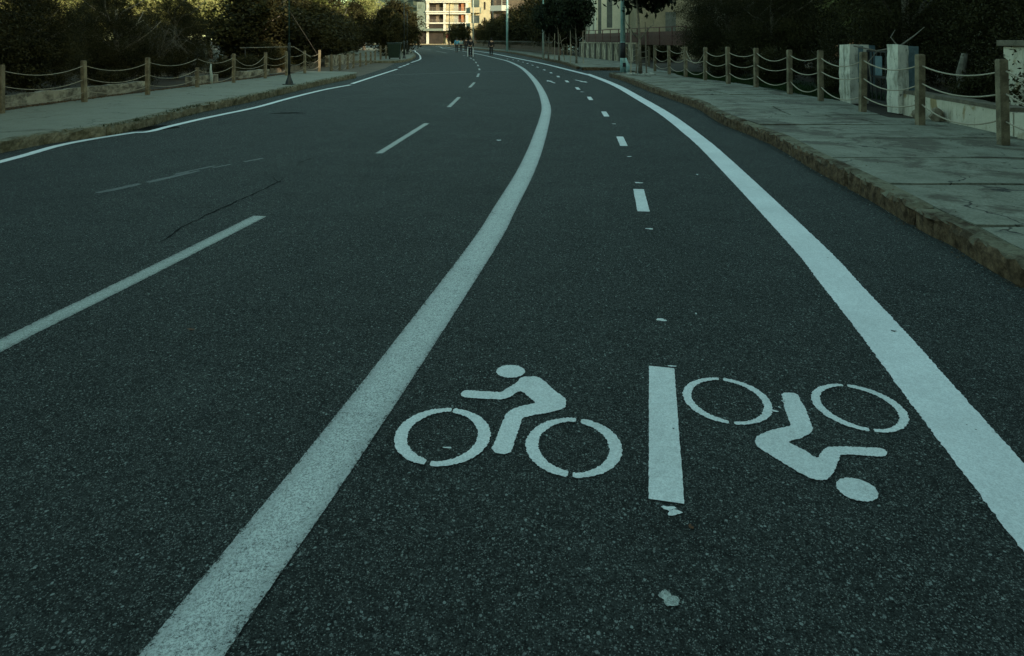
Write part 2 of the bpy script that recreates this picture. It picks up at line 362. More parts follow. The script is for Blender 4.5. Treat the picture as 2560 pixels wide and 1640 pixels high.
def blob_poly(name, pts, mat, label=None, parent=road, jag=.0022, z=mark_z):
    """closed outline on the ground; points resampled and roughened"""
    P = [Vector((p[0], p[1], 0)) for p in pts]; P = resample(P + [P[0]], .006)[:-1]
    b = MB(); b.uv = []
    c = sum(P, Vector()) / len(P)
    ph = [random.uniform(0, 6) for _ in range(4)]
    for i, p in enumerate(P):
        d = (P[(i+1) % len(P)] - P[i-1]).normalized(); nr = Vector((d.y, -d.x, 0))
        q = p + nr * random.uniform(-jag, jag); b.v.append((q.x, q.y, z)); b.uv.append((.5, i * .006))
    b.f.append(tuple(range(len(P))))
    bm = bmesh.new(); vs_ = [bm.verts.new(v) for v in b.v]; f = bm.faces.new(vs_)
    bmesh.ops.triangulate(bm, faces=[f]); bmesh.ops.recalc_face_normals(bm, faces=bm.faces)
    me = bpy.data.meshes.new(name); bm.to_mesh(me); bm.free()
    ul = me.uv_layers.new(name='UVMap')
    for lo in ul.data: lo.uv = (.5, 0)
    me.materials.append(mat); o = bpy.data.objects.new(name, me); C.objects.link(o); o.parent = parent
    if label: o['label'] = label
    if me.polygons and me.polygons[0].normal.z < 0: me.flip_normals()
    return o
def smooth2(pts, n=4): 
    P = [Vector((p[0], p[1], 0)) for p in pts]; P = P + P[:3]
    out = []
    for i in range(1, len(P) - 2):
        a, b, c, d = P[i-1], P[i], P[i+1], P[i+2]
        for k in range(n):
            t = k / n; out.append(.5 * ((2*b) + (c-a)*t + (2*a-5*b+4*c-d)*t*t + (3*b-a-3*c+d)*t**3))
    return out
def arc_ring(cx, cy, r, th, a0, a1, wob):
    n = max(6, int(abs(a1 - a0) / R(4)))
    A = [a0 + (a1 - a0) * i / n for i in range(n + 1)]
    out = [(cx + r * math.cos(a), cy + r * math.sin(a)) for a in A]
    inn = [(cx + (r - th(a)) * math.cos(a), cy + (r - th(a)) * math.sin(a)) for a in reversed(A)]
    return out + inn
def wheel(parent, cx, cy, r, t0, t1, gaps, gw):
    g0, g1 = gaps
    th = lambda a: t0 + t1 * abs(math.cos(a))
    for s, e, w0, w1 in ((g0, g1, gw[0], gw[1]), (g1, g0 + 2 * math.pi, gw[1], gw[0])):
        b = MB(); b.uv = []; a0, a1 = s + w0, e - w1; n = int((a1 - a0) / R(2))
        for i in range(n + 1):
            a = a0 + (a1 - a0) * i / n; f = 1 if 0 < i < n else .7
            ro = r + random.uniform(-.0028, .0028); ri = r - th(a) + random.uniform(-.0028, .0028); mid = (ro + ri) / 2; ro = mid + (ro - mid) * f; ri = mid + (ri - mid) * f
            b.v += [(cx + ri * math.cos(a), cy + ri * math.sin(a), mark_z), (cx + ro * math.cos(a), cy + ro * math.sin(a), mark_z)]; b.uv += [(.5, 0), (.5, 0)]
        for i in range(n): b.f.append((2*i, 2*i+1, 2*i+3, 2*i+2))
        b.build('wheel_arc', M['line_dash'], parent)
def symbol(label, crop, ox, oy, sc, head, hr, body, wheels):
    body_w = [G(ox + x / sc, oy + y / sc) for x, y in body]
    root = blob_poly('bicycle_symbol', smooth2(body_w), M['line_dash'], label)
    hc = G(*head)
    blob_poly('rider_head', [(hc.x + hr[0] * math.cos(t * .2094), hc.y + hr[1] * math.sin(t * .2094)) for t in range(30)], M['line_dash'], None, root)
    for wv in wheels: wheel(root, *wv)
bodyL = [(705,465),(735,435),(790,433),(900,440),(1065,448),(1110,425),(1210,365),(1245,325),(1290,308),(1385,305),(1430,320),(1480,355),(1560,430),(1650,495),(1668,530),(1665,575),(1640,600),(1520,635),(1400,655),(1310,675),(1275,690),(1255,730),(1205,880),(1170,980),(1150,1005),(1100,1018),(1040,1012),(1000,985),(988,965),(1010,915),(1060,790),(1105,680),(1130,640),(1190,600),(1290,570),(1385,545),(1340,505),(1290,460),(1250,440),(1215,455),(1160,490),(1090,512),(1020,515),(900,508),(760,500),(720,490)]
bodyR = [(1248,340),(1290,328),(1350,333),(1385,360),(1400,400),(1430,440),(1470,550),(1493,610),(1480,645),(1440,670),(1380,695),(1305,718),(1370,755),(1440,790),(1525,845),(1560,800),(1600,765),(1640,757),(1760,755),(1900,763),(2030,768),(2075,795),(2082,815),(2055,832),(1980,832),(1850,822),(1720,822),(1700,860),(1670,930),(1640,985),(1610,1010),(1570,1022),(1510,1015),(1420,980),(1300,910),(1180,835),(1070,765),(1038,725),(1040,695),(1070,665),(1150,630),(1250,605),(1315,590),(1310,560),(1280,480),(1265,430),(1255,380)]
def ang(c, px, py): p = G(px, py); return math.atan2(p.y - c[1], p.x - c[0])
w1 = (-.262, 2.475); w2 = (.227, 2.411); w3 = (.893, 2.718); w4 = (1.413, 2.667)
def gp(c, top, bot): a, b_ = ang(c, *top), ang(c, *bot); b_ += 2 * math.pi if b_ < a else 0; return (a, b_)
symbol('white bicycle rider symbol facing up the track, left of the centre bar', 0, 960, 860, 3.667, (1276.3, 930), (.0645, .0575), bodyL,
       [(w1[0], w1[1], .181, .026, .022, gp(w1, (1130,1030), (1072,1155)), (.018, .055)), (w2[0], w2[1], .177, .025, .022, gp(w2, (1446,1055), (1426,1187)), (.06, .05))])
symbol('white bicycle rider symbol turned upside down, right of the centre bar', 0, 1560, 880, 3.163, (2142.4, 1226), (.064, .0575), bodyR,
       [(w3[0], w3[1], .177, .019, .016, gp(w3, (1803,952), (1829,1060)), (.055, .06)), (w4[0], w4[1], .176, .019, .017, gp(w4, (2113,966), (2180,1079)), (.055, .05))])
# arrows further on
def arrow(c, d, L, label):
    n_ = Vector((d.y, -d.x, 0)); P = lambda a, s: c + d * a + n_ * s
    blob_poly('direction_arrow', [P(-L/2, -.035), P(-L/2, .035), P(L*.1, .035), P(L*.1, .12), P(L/2, 0), P(L*.1, -.12), P(L*.1, -.035)], M['line_dash'], label)
arrow(G(1377, 204.3), Vector((-.12, 1, 0)).normalized(), 1.6, 'small white arrow pointing away, in the left half of the track')
arrow(G(1453, 203.2), Vector((.18, -1, 0)).normalized(), 1.6, 'small white arrow pointing back, in the right half of the track')
# paint splashes, cracks, stains
def splash(px, py, rx, ry, mat=None, nm='paint_splash', lobes=3, z=mark_z):
    c = G(px, py); ph = [random.uniform(0, 6.28) for _ in range(3)]
    pts = []
    for k in range(26):
        a = k / 26 * 6.2832; r = 1 + .22 * math.sin(2*a+ph[0]) + .16 * math.sin(3*a+ph[1]) + .12 * math.sin(5*a+ph[2])
        pts.append((c.x + rx * r * math.cos(a), c.y + ry * r * math.sin(a)))
    return blob_poly(nm, pts, mat or M['line_dash'], None, jag=.002, z=z)
for s_ in ((1653,801,.024,.017), (1671,1273,.018,.012), (1686,1284,.019,.014), (1596,457.5,.035,.03), (1624,573,.03,.016), (1740,785,.006,.006), (1743,437,.012,.02), (1119,1121,.015,.005),
           (1573,392,.03,.02), (1455,230,.05,.06), (1535,310,.03,.03), (1247,351,.03,.04), (1680,917,.02,.006), (1958,1005,.006,.006), (1938,1030,.012,.006), (1948,1020,.006,.005)):
    splash(*s_)
splash(1673, 1500, .026, .021, M['line_faint'])
for s_ in ((2234,830,.012,.008), (2417,1066,.004,.003), (2440,1078,.004,.003), (1683,1075,.004,.004), (2070,646,.005,.005), (1409,964,.003,.002)): splash(*s_, M['tar'], 'tar_spot', z=.0065)
splash(722, 283, .28, .12, M['patch'], 'tar_spot', z=.003)
splash(372, 321, .42, .34, M['patch'], 'wet_patch', z=.0035)
leafm = two('dead leaf brown', (.06, .02, .008), (.09, .04, .015), 20)
splash(478, 825, .022, .010, leafm, 'leaf_stain', z=.005); splash(1728, 1320, .006, .012, leafm, 'leaf_stain', z=.005)
def crack(pts, w_):
    P = resample(catmull([G(*p) for p in pts], 6), .05)
    dr = Vector((0, 0, 0)); Q_ = []
    for p in P: dr = dr * .8 + Vector((random.uniform(-.012, .012), random.uniform(-.02, .02), 0)); Q_.append(p + dr)
    P = Q_
    b = MB(); b.uv = []
    for i, p in enumerate(P):
        d = (P[min(i+1, len(P)-1)] - P[max(i-1, 0)]).normalized(); nr = Vector((d.y, -d.x, 0)); ww = w_ * random.uniform(.2, 1) * (1 if 2 < i < len(P)-3 else .3)
        for sg in (-1, 1): q = p + nr * sg * ww / 2; b.v.append((q.x, q.y, .003)); b.uv.append((0, 0))
    for i in range(len(P)-1): b.f.append((2*i, 2*i+1, 2*i+3, 2*i+2))
    b.build('crack', M['tar'], road)
crack(((405,605),(476,560),(558,519),(632,487),(682,464),(714,445)), .032)
crack(((398,516),(470,518),(558,519)), .018); crack(((682,464),(690,452),(684,440)), .02); crack(((476,560),(500,562),(540,556)), .014); crack(((730,420),(765,402),(790,392)), .022)
sunbeam_strip = two('pale sunbeam paint', (.075, .075, .062), (.10, .095, .08), 8)
P_ = catmull([G(960,188), G(1060,184.5), G(1180,180.5), G(1320,177.5)], 8); 
ribbon('sunbeam_strip', P_, .10, M['line_ghost'], 'faint sunbeam painted across the carriageway', .01, z=.003)  # pale strip painted where a thin sunbeam crosses the road
crack(((1080,178.5),(1110,177),(1150,176)), .06)
random.seed(5)

# ------------------------------------------------------------ pavements: slabs and kerb stones
def offset_at(curve, y):
    for a, b in zip(curve, curve[1:]):
        if (a.y - y) * (b.y - y) <= 0 and abs(b.y - a.y) > 1e-6: return a.x + (b.x - a.x) * (y - a.y) / (b.y - a.y)
    return (curve[0] if abs(curve[0].y - y) < abs(curve[-1].y - y) else curve[-1]).x
ZP = .16
def rough_grid(b, fn, nu, nv, amp, seed=0):
    base = len(b.v)
    for j in range(nv + 1):
        for i in range(nu + 1):
            p, nrm = fn(i / nu, j / nv); k = random.uniform(-amp, amp) if amp else 0
            b.v.append(tuple(Vector(p) + Vector(nrm) * k))
    for j in range(nv):
        for i in range(nu):
            a = base + j * (nu + 1) + i; b.f.append((a, a+1, a+nu+2, a+nu+1))
def kerb(curve, y0s, side, mat, zt=ZP, wd=.16, stone=1.4, amp=.011):
    """kerb stones along the curve; side=+1: stones lie on the +x side of the line"""
    b = MB(); pts = resample(curve, .06); s = 0; i = 0; per = int(stone / .06)
    while i < len(pts) - 2:
        j = min(i + per, len(pts) - 1); seg = pts[i:j+1]; dz = random.uniform(-.012, .012); dx = random.uniform(-.012, .012)
        prof = [(0, 0), (.002, zt*.35), (.003, zt*.7), (.008, zt*.93), (.028, zt+.001), (.10, zt+.003), (wd, zt+.003), (wd, zt-.06)]
        base = len(b.v); n = len(prof); ph = random.uniform(0, 9); chips = [c + random.randint(0, 24) for c in (0, 1, 2) if random.random() < .6]
        for k, p in enumerate(seg):
            d = (seg[min(k+1, len(seg)-1)] - seg[max(k-1, 0)]).normalized(); nr = Vector((d.y, -d.x, 0)) * side
            endf = .022 if k in (0, len(seg)-1) else 0
            q = p - d * (.026 if k == len(seg)-1 else 0)
            wear = .018 * math.sin(k * .31 + ph) * math.sin(k * .13 + 2 * ph) + (.03 if k in chips else 0)
            for m, (u, z) in enumerate(prof):
                a = amp if 0 < m < n - 2 else 0
                v = q + nr * (u + dx + endf * (m < n-1) + (wear if m in (3, 4) else 0) + random.uniform(-a, a)); b.v.append((v.x, v.y, max(-.01, z + (dz if m > 1 else 0) - endf * (m > 2) - abs(wear) * .5 * (m in (3, 4)) + random.uniform(-a, a))))
        for k in range(len(seg) - 1):
            for m in range(n - 1): q = base + k*n + m; b.f.append((q, q+n, q+n+1, q+1) if side > 0 else (q, q+1, q+n+1, q+n))
        b.f.append(tuple(base + m for m in range(n))); b.f.append(tuple(base + (len(seg)-1)*n + m for m in range(n))[::-1])
        i = j
    return tag(b.build('kerb', mat), kind='structure')
def slabs(inner, outer, ys, mat, z=ZP, gap=.018, split=None, name='pavement', tilt=.006):
    b = MB()
    for y0, y1 in zip(ys, ys[1:]):
        za, zb = z + random.uniform(-tilt, tilt), z + random.uniform(-tilt, tilt); cuts = [0, 1] if not split else split()
        for c0, c1 in zip(cuts, cuts[1:]):
            zc = random.uniform(-tilt, tilt) * .6; base = len(b.v); nx, ny = 8, 4
            wob = [random.uniform(-.012, .012) for _ in range(4)]
            for j in range(ny + 1):
                y = y0 + gap/2 + (y1 - y0 - gap) * j / ny
                xa, xb = inner(y), outer(y)
                for i in range(nx + 1):
                    t = c0 + (c1 - c0) * i / nx; x = xa + (xb - xa) * t
                    if i == 0 and c0 > 0: x += gap / 2 * (1 if xb > xa else -1)
                    if i == nx and c1 < 1: x -= gap / 2 * (1 if xb > xa else -1)
                    b.v.append((x, y + wob[(i+j) % 4] * (j in (0, ny)), za + (zb - za) * t + zc + random.uniform(-.0015, .0015)))
            for j in range(ny):
                for i in range(nx):
                    a = base + j*(nx+1) + i; q = (a, a+1, a+nx+2, a+nx+1); b.f.append(q if xb > xa else q[::-1])
            ring = [base + i for i in range(nx+1)] + [base + j*(nx+1) + nx for j in range(1, ny+1)] + [base + ny*(nx+1) + i for i in range(nx-1, -1, -1)] + [base + j*(nx+1) for j in range(ny-1, 0, -1)]
            low = len(b.v); b.v += [(b.v[r][0], b.v[r][1], z - .07) for r in ring]
            for k in range(len(ring)): m = (k+1) % len(ring); b.f.append((ring[k], low+k, low+m, ring[m]) if xb > xa else (ring[m], low+m, low+k, ring[k]))
    return tag(b.build(name, mat), kind='structure')
def bed(inner, outer, y0, y1, z, name='pavement_bed', mat=None):
    b = MB(); ny = max(2, int((y1 - y0) / 1.0)); 
    for j in range(ny + 1):
        y = y0 + (y1 - y0) * j / ny; b.v += [(inner(y), y, z), (outer(y), y, z), (inner(y), y, -.01), (outer(y), y, -.01)]
    for j in range(ny):
        a = 4*j; b.f += [(a, a+1, a+5, a+4), (a, a+4, a+6, a+2), (a+1, a+3, a+7, a+5)]
    b.f += [(0, 2, 3, 1), (4*ny, 4*ny+1, 4*ny+3, 4*ny+2)]
    return tag(b.build(name, mat or M['soil']), kind='structure')

cKR = catmull(KR, 10); cKL = catmull(KL, 10); cKR2 = catmull(KR2, 8); cKL2 = catmull(KL2, 8)
fenceR = [Vector(p) for p in ((5.2, -25, 0), (5.9, -4, 0), (6.15, 6.6, 0), (6.26, 8.33, 0), (6.39, 10.24, 0), (6.47, 12.07, 0), (6.75, 14.3, 0), (6.84, 16.1, 0), (6.85, 18.35, 0), (6.55, 19.8, 0), (6.35, 21.5, 0), (6.23, 23.46, 0), (6.06, 25.2, 0), (6.03, 27.6, 0), (6.0, 29.8, 0), (6.1, 32, 0))]
fx = lambda y: offset_at(fenceR, y)
ysR = [-25]
while ysR[-1] < 2.6: ysR.append(ysR[-1] + 1.4)
ysR = [y for y in ysR if y < 2.6] + [3.35, 4.7, 6.05, 7.4, 8.9, 10.26, 11.6, 13.1, 14.4, 16, 17.4, 19, 20.3, 21.8, 23.3, 24.8, 26.3]
kerb(cKR, None, 1, M['kerb_r'], stone=1.4)
slabs(lambda y: offset_at(cKR, y) + .165, lambda y: 7.05 if y < 11 else fx(y) + .25 + .2 * math.sin(y), ysR, M['pave_r'], gap=.055, tilt=.010, split=lambda: random.choice(([0, 1], [0, .62, 1], [0, .4, 1])))
bed(lambda y: offset_at(cKR, y) + .165, lambda y: 9.5, -25, 26.5, ZP - .05)
# second pavement on the right, beyond the driveway
k2 = lambda y: offset_at(cKR2, y)
bed(lambda y: 5.3, lambda y: 9.5, 26.5, 31.9, ZP - .03)
y2 = [31.9 + 2.2 * i for i in range(58)]
slabs(lambda y: 5.3, lambda y: fx(y) + .5, [26.5, 28.3, 30.1, 31.8], M['pave_r'])
slabs(lambda y: k2(y) + .165, lambda y: min(fx(min(y, 32)) + .6, 7.2) if y < 40 else k2(y) + 3.4, y2, M['pave_r'])
bed(lambda y: k2(y) + .165, lambda y: k2(y) + 7, 31.9, 156, ZP - .03)
b0 = k2(31.9)
kerb(cKR2, None, 1, M['kerb_r'], stone=1.6)
kerb([Vector((b0 + .2, 31.86, 0)), Vector((5.5, 31.7, 0))], None, -1, M['kerb_r'], stone=1.0)
kerb([Vector((3.95, 26.45, 0)), Vector((5.3, 26.65, 0))][::-1], None, -1, M['kerb_r'], stone=.7)
# left pavement
fl = lambda y: -9.75 if y < 14 else -9.75 + (y - 14) * .075
ysL = [-25 + 2.9 * i for i in range(18)]; ysL = [y for y in ysL if y < 25.0] + [26.0]
kerb(cKL, None, -1, M['kerb_l'], stone=1.9, amp=.010)
slabs(lambda y: offset_at(cKL, y) - .165, fl, ysL, M['pave_l'], gap=.010, tilt=.003)
bed(lambda y: -12.5, lambda y: offset_at(cKL, y) - .165, -25, 26.0, ZP - .02)
pv = MB(); pv.prism([(offset_at(cKL, 25.6) - .16, 26.01), (-6.35, 26.8), (-7.2, 27.5), (-8.85, 27.9), (-8.85, 26.01)], 0, ZP); tag(pv.build('pavement', M['pave_l']), kind='structure')
dw = MB(); dw.face([(-6.2, 26.4, .006), (-6.6, 34, .006), (-7.4, 41.2, .006), (-16, 44, .006), (-16, 26.8, .006), (-8, 26.8, .006)]); tag(dw.build('driveway', M['dirt']), kind='structure')
kl2 = lambda y: offset_at(cKL2, y)
kerb(cKL2[:-16], None, -1, M['kerb_l'], stone=1.9)
kerb([Vector((-8.6, 41.75, 0)), Vector((-11.5, 42.2, 0))], None, 1, M['kerb_l'], stone=1.5)
isl = MB(); isl.prism([(p.x - .16, p.y) for p in cKL2[4:-16]] + [(-30, 112), (-26, 92), (-19, 75), (-13.5, 58), (-11.5, 42.0)], 0, ZP); tag(isl.build('pavement', M['pave_l']), kind='structure')
# weeds growing on kerb
def scatter_tris(name, pts, size, tall, mat, parent=None, seed=1, flat=.5):
    rs = np.random.RandomState(seed); n = len(pts); pts = np.array(pts)
    th = rs.uniform(0, 6.28, n); d = np.stack([np.cos(th), np.sin(th), np.zeros(n)], 1)
    ln = rs.normal(0, flat, (n, 3)); ln[:, 2] = 1; ln /= np.linalg.norm(ln, axis=1)[:, None]
    hs = tall * rs.uniform(.4, 1.3, n)[:, None]; ws = size * rs.uniform(.5, 1.4, n)[:, None]
    V = np.stack([pts - d * ws, pts + d * ws, pts + ln * hs], 1).reshape(-1, 3)
    me = bpy.data.meshes.new(name); me.from_pydata(V.tolist(), [], np.arange(3 * n).reshape(-1, 3).tolist())
    at = me.attributes.new('tone', 'FLOAT', 'FACE'); at.data.foreach_set('value', rs.uniform(0, 1, n).astype(np.float32))
    me.materials.append(mat); o = bpy.data.objects.new(name, me); C.objects.link(o)
    if parent: o.parent = parent
    return o
rs = np.random.RandomState(3); pts = []
for _ in range(6500):
    y = rs.uniform(9.6, 25.5)
    dn = (.5 + .5 * math.sin(y * 1.7) * math.sin(y * .9 + 1)) * (1.1 if 10.8 < y < 14.5 else .45)
    if y < 11.3: dn *= .6
    if rs.rand() < dn: pts.append((offset_at(cKL, y) - .02 + rs.normal(0, .03) - (rs.rand() < .5) * .06, y, (0.0 if rs.rand() < .45 else ZP * .9)))
tag(scatter_tris('kerb_weeds', pts, .009, .06, M['weed'], seed=4, flat=.8), 'low weeds and moss growing along the left kerb', 'weeds', kind='stuff')

rs = np.random.RandomState(31); pts = []; pts2 = []
for _ in range(2600):
    y = rs.uniform(2.5, 26); (pts if rs.rand() < .9 else pts2).append((offset_at(cKR, y) - abs(rs.normal(0, .05)) - .005, y, .004))
for _ in range(1500):
    y = rs.uniform(4, 26); pts.append((offset_at(cKR, y) + rs.uniform(.2, 3.6), y, ZP + .008))
tag(scatter_tris('leaf_litter', pts, .009, .010, mat_leaf('brown litter', (.03, .02, .010), (.11, .075, .04)), seed=14, flat=3), 'small brown leaves and grit along the right kerb and pavement', 'leaf litter', kind='stuff')
tag(scatter_tris('grit', pts2, .008, .006, M['stone_white'], seed=15, flat=3), 'pale grit lying in the right gutter', 'grit', kind='stuff')
# ------------------------------------------------------------ foliage
def leaf_mesh(name, blobs, n, leaf, seed, clumps=40, sig=.28, mat='leaf_dark', aspect=.5, hang=0):
    rs = np.random.RandomState(seed); vol = np.array([b[3]*b[4]*b[5] for b in blobs]); vol = vol / vol.sum(); P = []; T = []
    for b, fr in zip(blobs, vol):
        m = max(20, int(n * fr)); k = max(5, int(clumps * fr * len(blobs) ** .3))
        u = rs.normal(size=(k, 3)); u /= np.linalg.norm(u, axis=1)[:, None]; rr_ = rs.uniform(.25, 1, k) ** .55
        cc = u * rr_[:, None] * np.array(b[3:6]) + np.array(b[0:3]); ct = rs.uniform(0, 1, k)
        idx = rs.randint(0, k, m); cs = sig * rs.uniform(.6, 1.4, k) * (b[3]+b[4]+b[5]) / 3
        p = cc[idx] + rs.normal(size=(m, 3)) * cs[idx][:, None] * np.array([1, 1, .75]); P.append(p); T.append(ct[idx] * .6 + rs.uniform(0, .4, m))
    P = np.concatenate(P); T = np.concatenate(T); keep = P[:, 2] > .02; P = P[keep]; T = T[keep]; m = len(P)
    a = rs.normal(size=(m, 3)); a[:, 2] -= hang; a /= np.linalg.norm(a, axis=1)[:, None]
    c = np.cross(a, rs.normal(size=(m, 3))); c /= np.linalg.norm(c, axis=1)[:, None]
    s = (leaf * rs.uniform(.55, 1.35, m))[:, None]
    V = np.stack([P - a*s, P + c*s*aspect, P + a*s, P - c*s*aspect], 1).reshape(-1, 3).astype(np.float32)
    me = bpy.data.meshes.new(name); me.vertices.add(4*m); me.vertices.foreach_set('co', V.ravel())
    me.loops.add(4*m); me.loops.foreach_set('vertex_index', np.arange(4*m, dtype=np.int32))
    me.polygons.add(m); me.polygons.foreach_set('loop_start', np.arange(0, 4*m, 4, dtype=np.int32)); me.update(calc_edges=True)
    at = me.attributes.new('tone', 'FLOAT', 'FACE'); at.data.foreach_set('value', T.astype(np.float32))
    me.materials.append(M[mat]); return me
def mesh_obj(name, me, parent): o = bpy.data.objects.new(name, me); C.objects.link(o); o.parent = parent; return o
def trunk_mb(h, r0, limbs, spread, seed, base_z=0, bend=.15):
    rd = random.Random(seed); b = MB(); path = []; x = y = 0
    for i in range(6): path.append((x, y, base_z + h * i / 5)); x += rd.uniform(-bend, bend) * h / 5; y += rd.uniform(-bend, bend) * h / 5
    b.tube(path, [r0 * (1.25 if i == 0 else 1 - .11 * i) for i in range(6)], 8)
    for k in range(limbs):
        i = rd.randint(2, 5); p = Vector(path[i]); t = rd.uniform(0, 6.28); L = spread * rd.uniform(.5, 1.1); q = [p]
        for s in range(1, 5): q.append(p + Vector((math.cos(t + .2*s) * L * s / 4, math.sin(t + .2*s) * L * s / 4, L * .22 * s + rd.uniform(-.1, .1) * L)))
        b.tube(q, [r0 * .45, r0 * .36, r0 * .26, r0 * .17, r0 * .08], 6)
    return b
protos = {}
def proto_tree(key, name, blobs, n, leaf, seed, th, tr, limbs, spread, mat, **kw):
    protos[key] = (leaf_mesh(name + '_crown', blobs, n, leaf, seed, mat=mat, **kw), trunk_mb(th, tr, limbs, spread, seed))
def place_tree(key, name, loc, rz, sc, label, cat, group=None, state={}):
    crown_me, tb = protos[key]
    t = empty(name, loc, rz, label, cat, group); t.scale = (sc, sc, sc) if not hasattr(sc, '__len__') else sc
    if key not in state:
        o = tb.build('trunk', M['bark'], t, True); state[key] = o.data
    else: mesh_obj('trunk', state[key], t)
    mesh_obj('crown', crown_me, t)
    return t
proto_tree('ever', 'dense_tree', [(0,0,2.6,1.7,1.7,2.2), (.6,.3,1.2,1.5,1.4,1.1), (-.7,-.2,1.3,1.4,1.3,1.2), (.1,-.5,4.3,1.2,1.2,1.2)], 85000, .028, 11, 4.2, .13, 10, 1.6, 'leaf_dark', clumps=110, sig=.17)
proto_tree('ever2', 'dense_tree', [(0,0,2.2,2.0,1.6,1.7), (1.1,0,1.0,1.2,1.3,1.0), (-1.0,.4,1.1,1.3,1.2,1.1), (-.3,-.2,3.8,1.4,1.3,1.1)], 85000, .03, 12, 3.8, .15, 10, 1.7, 'leaf_dark', clumps=120, sig=.16)
proto_tree('olive', 'leafy_tree', [(0,0,3.6,2.1,2.1,1.7), (1.2,.4,2.8,1.2,1.2,1.0), (-1.1,-.3,3.0,1.3,1.3,1.1), (0,0,5.0,1.3,1.3,1.0)], 30000, .075, 13, 4.2, .16, 12, 1.9, 'leaf_mid', clumps=110, sig=.17)
proto_tree('light', 'pale_tree', [(0,0,4.0,2.4,2.4,2.1), (1.3,.4,3.0,1.4,1.4,1.3), (-1.4,-.3,3.2,1.5,1.5,1.4), (0,0,6.0,1.4,1.4,1.1)], 22000, .11, 14, 4.8, .17, 10, 2.0, 'leaf_light', clumps=100, sig=.17)
proto_tree('bush', 'shrub', [(0,0,.75,1.0,.9,.7), (.5,.2,.5,.7,.6,.5)], 12000, .045, 15, .8, .04, 8, .8, 'leaf_dark', clumps=60, sig=.2)
proto_tree('round', 'street_tree', [(0,0,2.75,1.05,1.0,.95), (.45,.1,2.35,.7,.7,.55), (-.4,.1,3.3,.7,.7,.5)], 4600, .10, 16, 2.4, .055, 7, .8, 'leaf_ficus', clumps=60, sig=.17, hang=.8)
proto_tree('far', 'far_tree', [(0,0,3.0,2.6,2.4,2.4), (1.4,.4,2.0,1.7,1.6,1.6), (-1.4,-.3,2.2,1.8,1.6,1.7), (0,0,5.2,1.6,1.6,1.2)], 16000, .13, 17, 4.5, .18, 8, 2.0, 'leaf_dark', clumps=90, sig=.18)
proto_tree('farolive', 'far_tree', [(0,0,3.0,2.6,2.4,2.4), (1.4,.4,2.0,1.7,1.6,1.6), (-1.4,-.3,2.2,1.8,1.6,1.7), (0,0,5.2,1.6,1.6,1.2)], 16000, .13, 18, 4.5, .18, 8, 2.0, 'leaf_mid', clumps=90, sig=.18)

rd = random.Random(21)
# left, first row behind the low wall
row1 = [(-11.9, 3.5), (-12.0, 7.2), (-12.1, 10.2), (-11.9, 13.4), (-12.0, 16.3), (-11.8, 19.6), (-11.6, 22.6)]
place1 = ['standing nearest the camera, left of the first rope post', 'at the left edge, rising behind the first rope span', 'behind the second rope post from the left', 'rising behind the third rope post', 'behind the bare twigs', 'behind the small whitewashed stump', 'behind the tall lamp post']
for i, (x, y) in enumerate(row1):
    place_tree(('ever', 'ever2')[i % 2], 'dense_tree', (x, y, .1), rd.uniform(0, 6), rd.uniform(.95, 1.12) * (1 if y < 15 else .60), 'dark dense evergreen ' + place1[i], 'tree', 'evergreens in the first row on the left')
for i in range(8):
    place_tree(('ever2', 'ever')[i % 2], 'dense_tree', (-15.6 + rd.uniform(-.5, .5), 6 + 3.6 * i, 0), rd.uniform(0, 6), rd.uniform(1.1, 1.3) * (1 if i < 3 else .48), 'tall dark evergreen in the second row on the left', 'tree', 'evergreens in the second row on the left')
for i in range(7):
    place_tree('far', 'dense_tree', (-21 + rd.uniform(-1, 1), 10 + 5.0 * i, 0), rd.uniform(0, 6), rd.uniform(1.0, 1.15) * (1 if i < 2 else .45), 'large evergreen deep in the grove on the left', 'tree', 'evergreens deep in the left grove')
for i, (x, y, s_) in enumerate(((-22, 30, 1.0), (-21.5, 37, 1.0), (-27, 29, 1.2))):
    place_tree('light', 'pale_tree', (x, y, 0), rd.uniform(0, 6), s_, 'sunlit yellow-green tree glimpsed over the left grove, ' + ('behind the twigs', 'next to the pale clearing', 'furthest left')[i], 'tree', 'sunlit trees behind the left grove')
# clipped dark hedge row beyond the driveway, with sunlit trees above and behind
hd = [(-12.2, 31), (-12.4, 34.5), (-12.6, 38), (-13.0, 41.5), (-13.4, 45), (-13.8, 48.5), (-14.6, 52)]
for i, (x, y) in enumerate(hd):
    place_tree('far', 'hedge_tree', (x, y, 0), rd.uniform(0, 6), (.85, .85, .62), 'low dark tree of the hedge-like row beyond the left driveway, ' + ('first', 'second', 'third', 'fourth', 'fifth', 'sixth', 'last')[i] + ' from the lamp post', 'tree', 'hedge-like row beyond the driveway')
for i, (x, y, k_) in enumerate(((-17.5, 40, 'light'), (-19.5, 47, 'light'), (-18.2, 54, 'farolive'), (-19, 60, 'farolive'), (-24, 52, 'light'), (-25, 62, 'light'), (-21, 68, 'farolive'), (-24, 76, 'farolive'), (-30, 80, 'light'), (-19, 84, 'light'), (-25, 96, 'farolive'), (-33, 104, 'light'), (-40, 92, 'light'))):
    place_tree(k_, 'light_leaved_tree', (x, y, 0), rd.uniform(0, 6), 1.15, ('pale yellow-green' if k_ == 'light' else 'olive green') + ' tree with sun on its crown above the hedge row', 'tree', ('pale' if k_ == 'light' else 'olive') + ' sunlit trees over the hedge row')
for i, (x, y, s_) in enumerate(((-10.5, 55, .66), (-11.2, 64, .82), (-12.8, 72, .92), (-18.5, 78, .95), (-22.5, 87, 1.0), (-20, 66, 1.2), (-28, 95, 1.1))):
    place_tree('far', 'roadside_tree', (x, y, 0), rd.uniform(0, 6), s_, 'dark tree at the inside of the bend by the far lamp posts', 'tree', 'dark trees inside the bend')

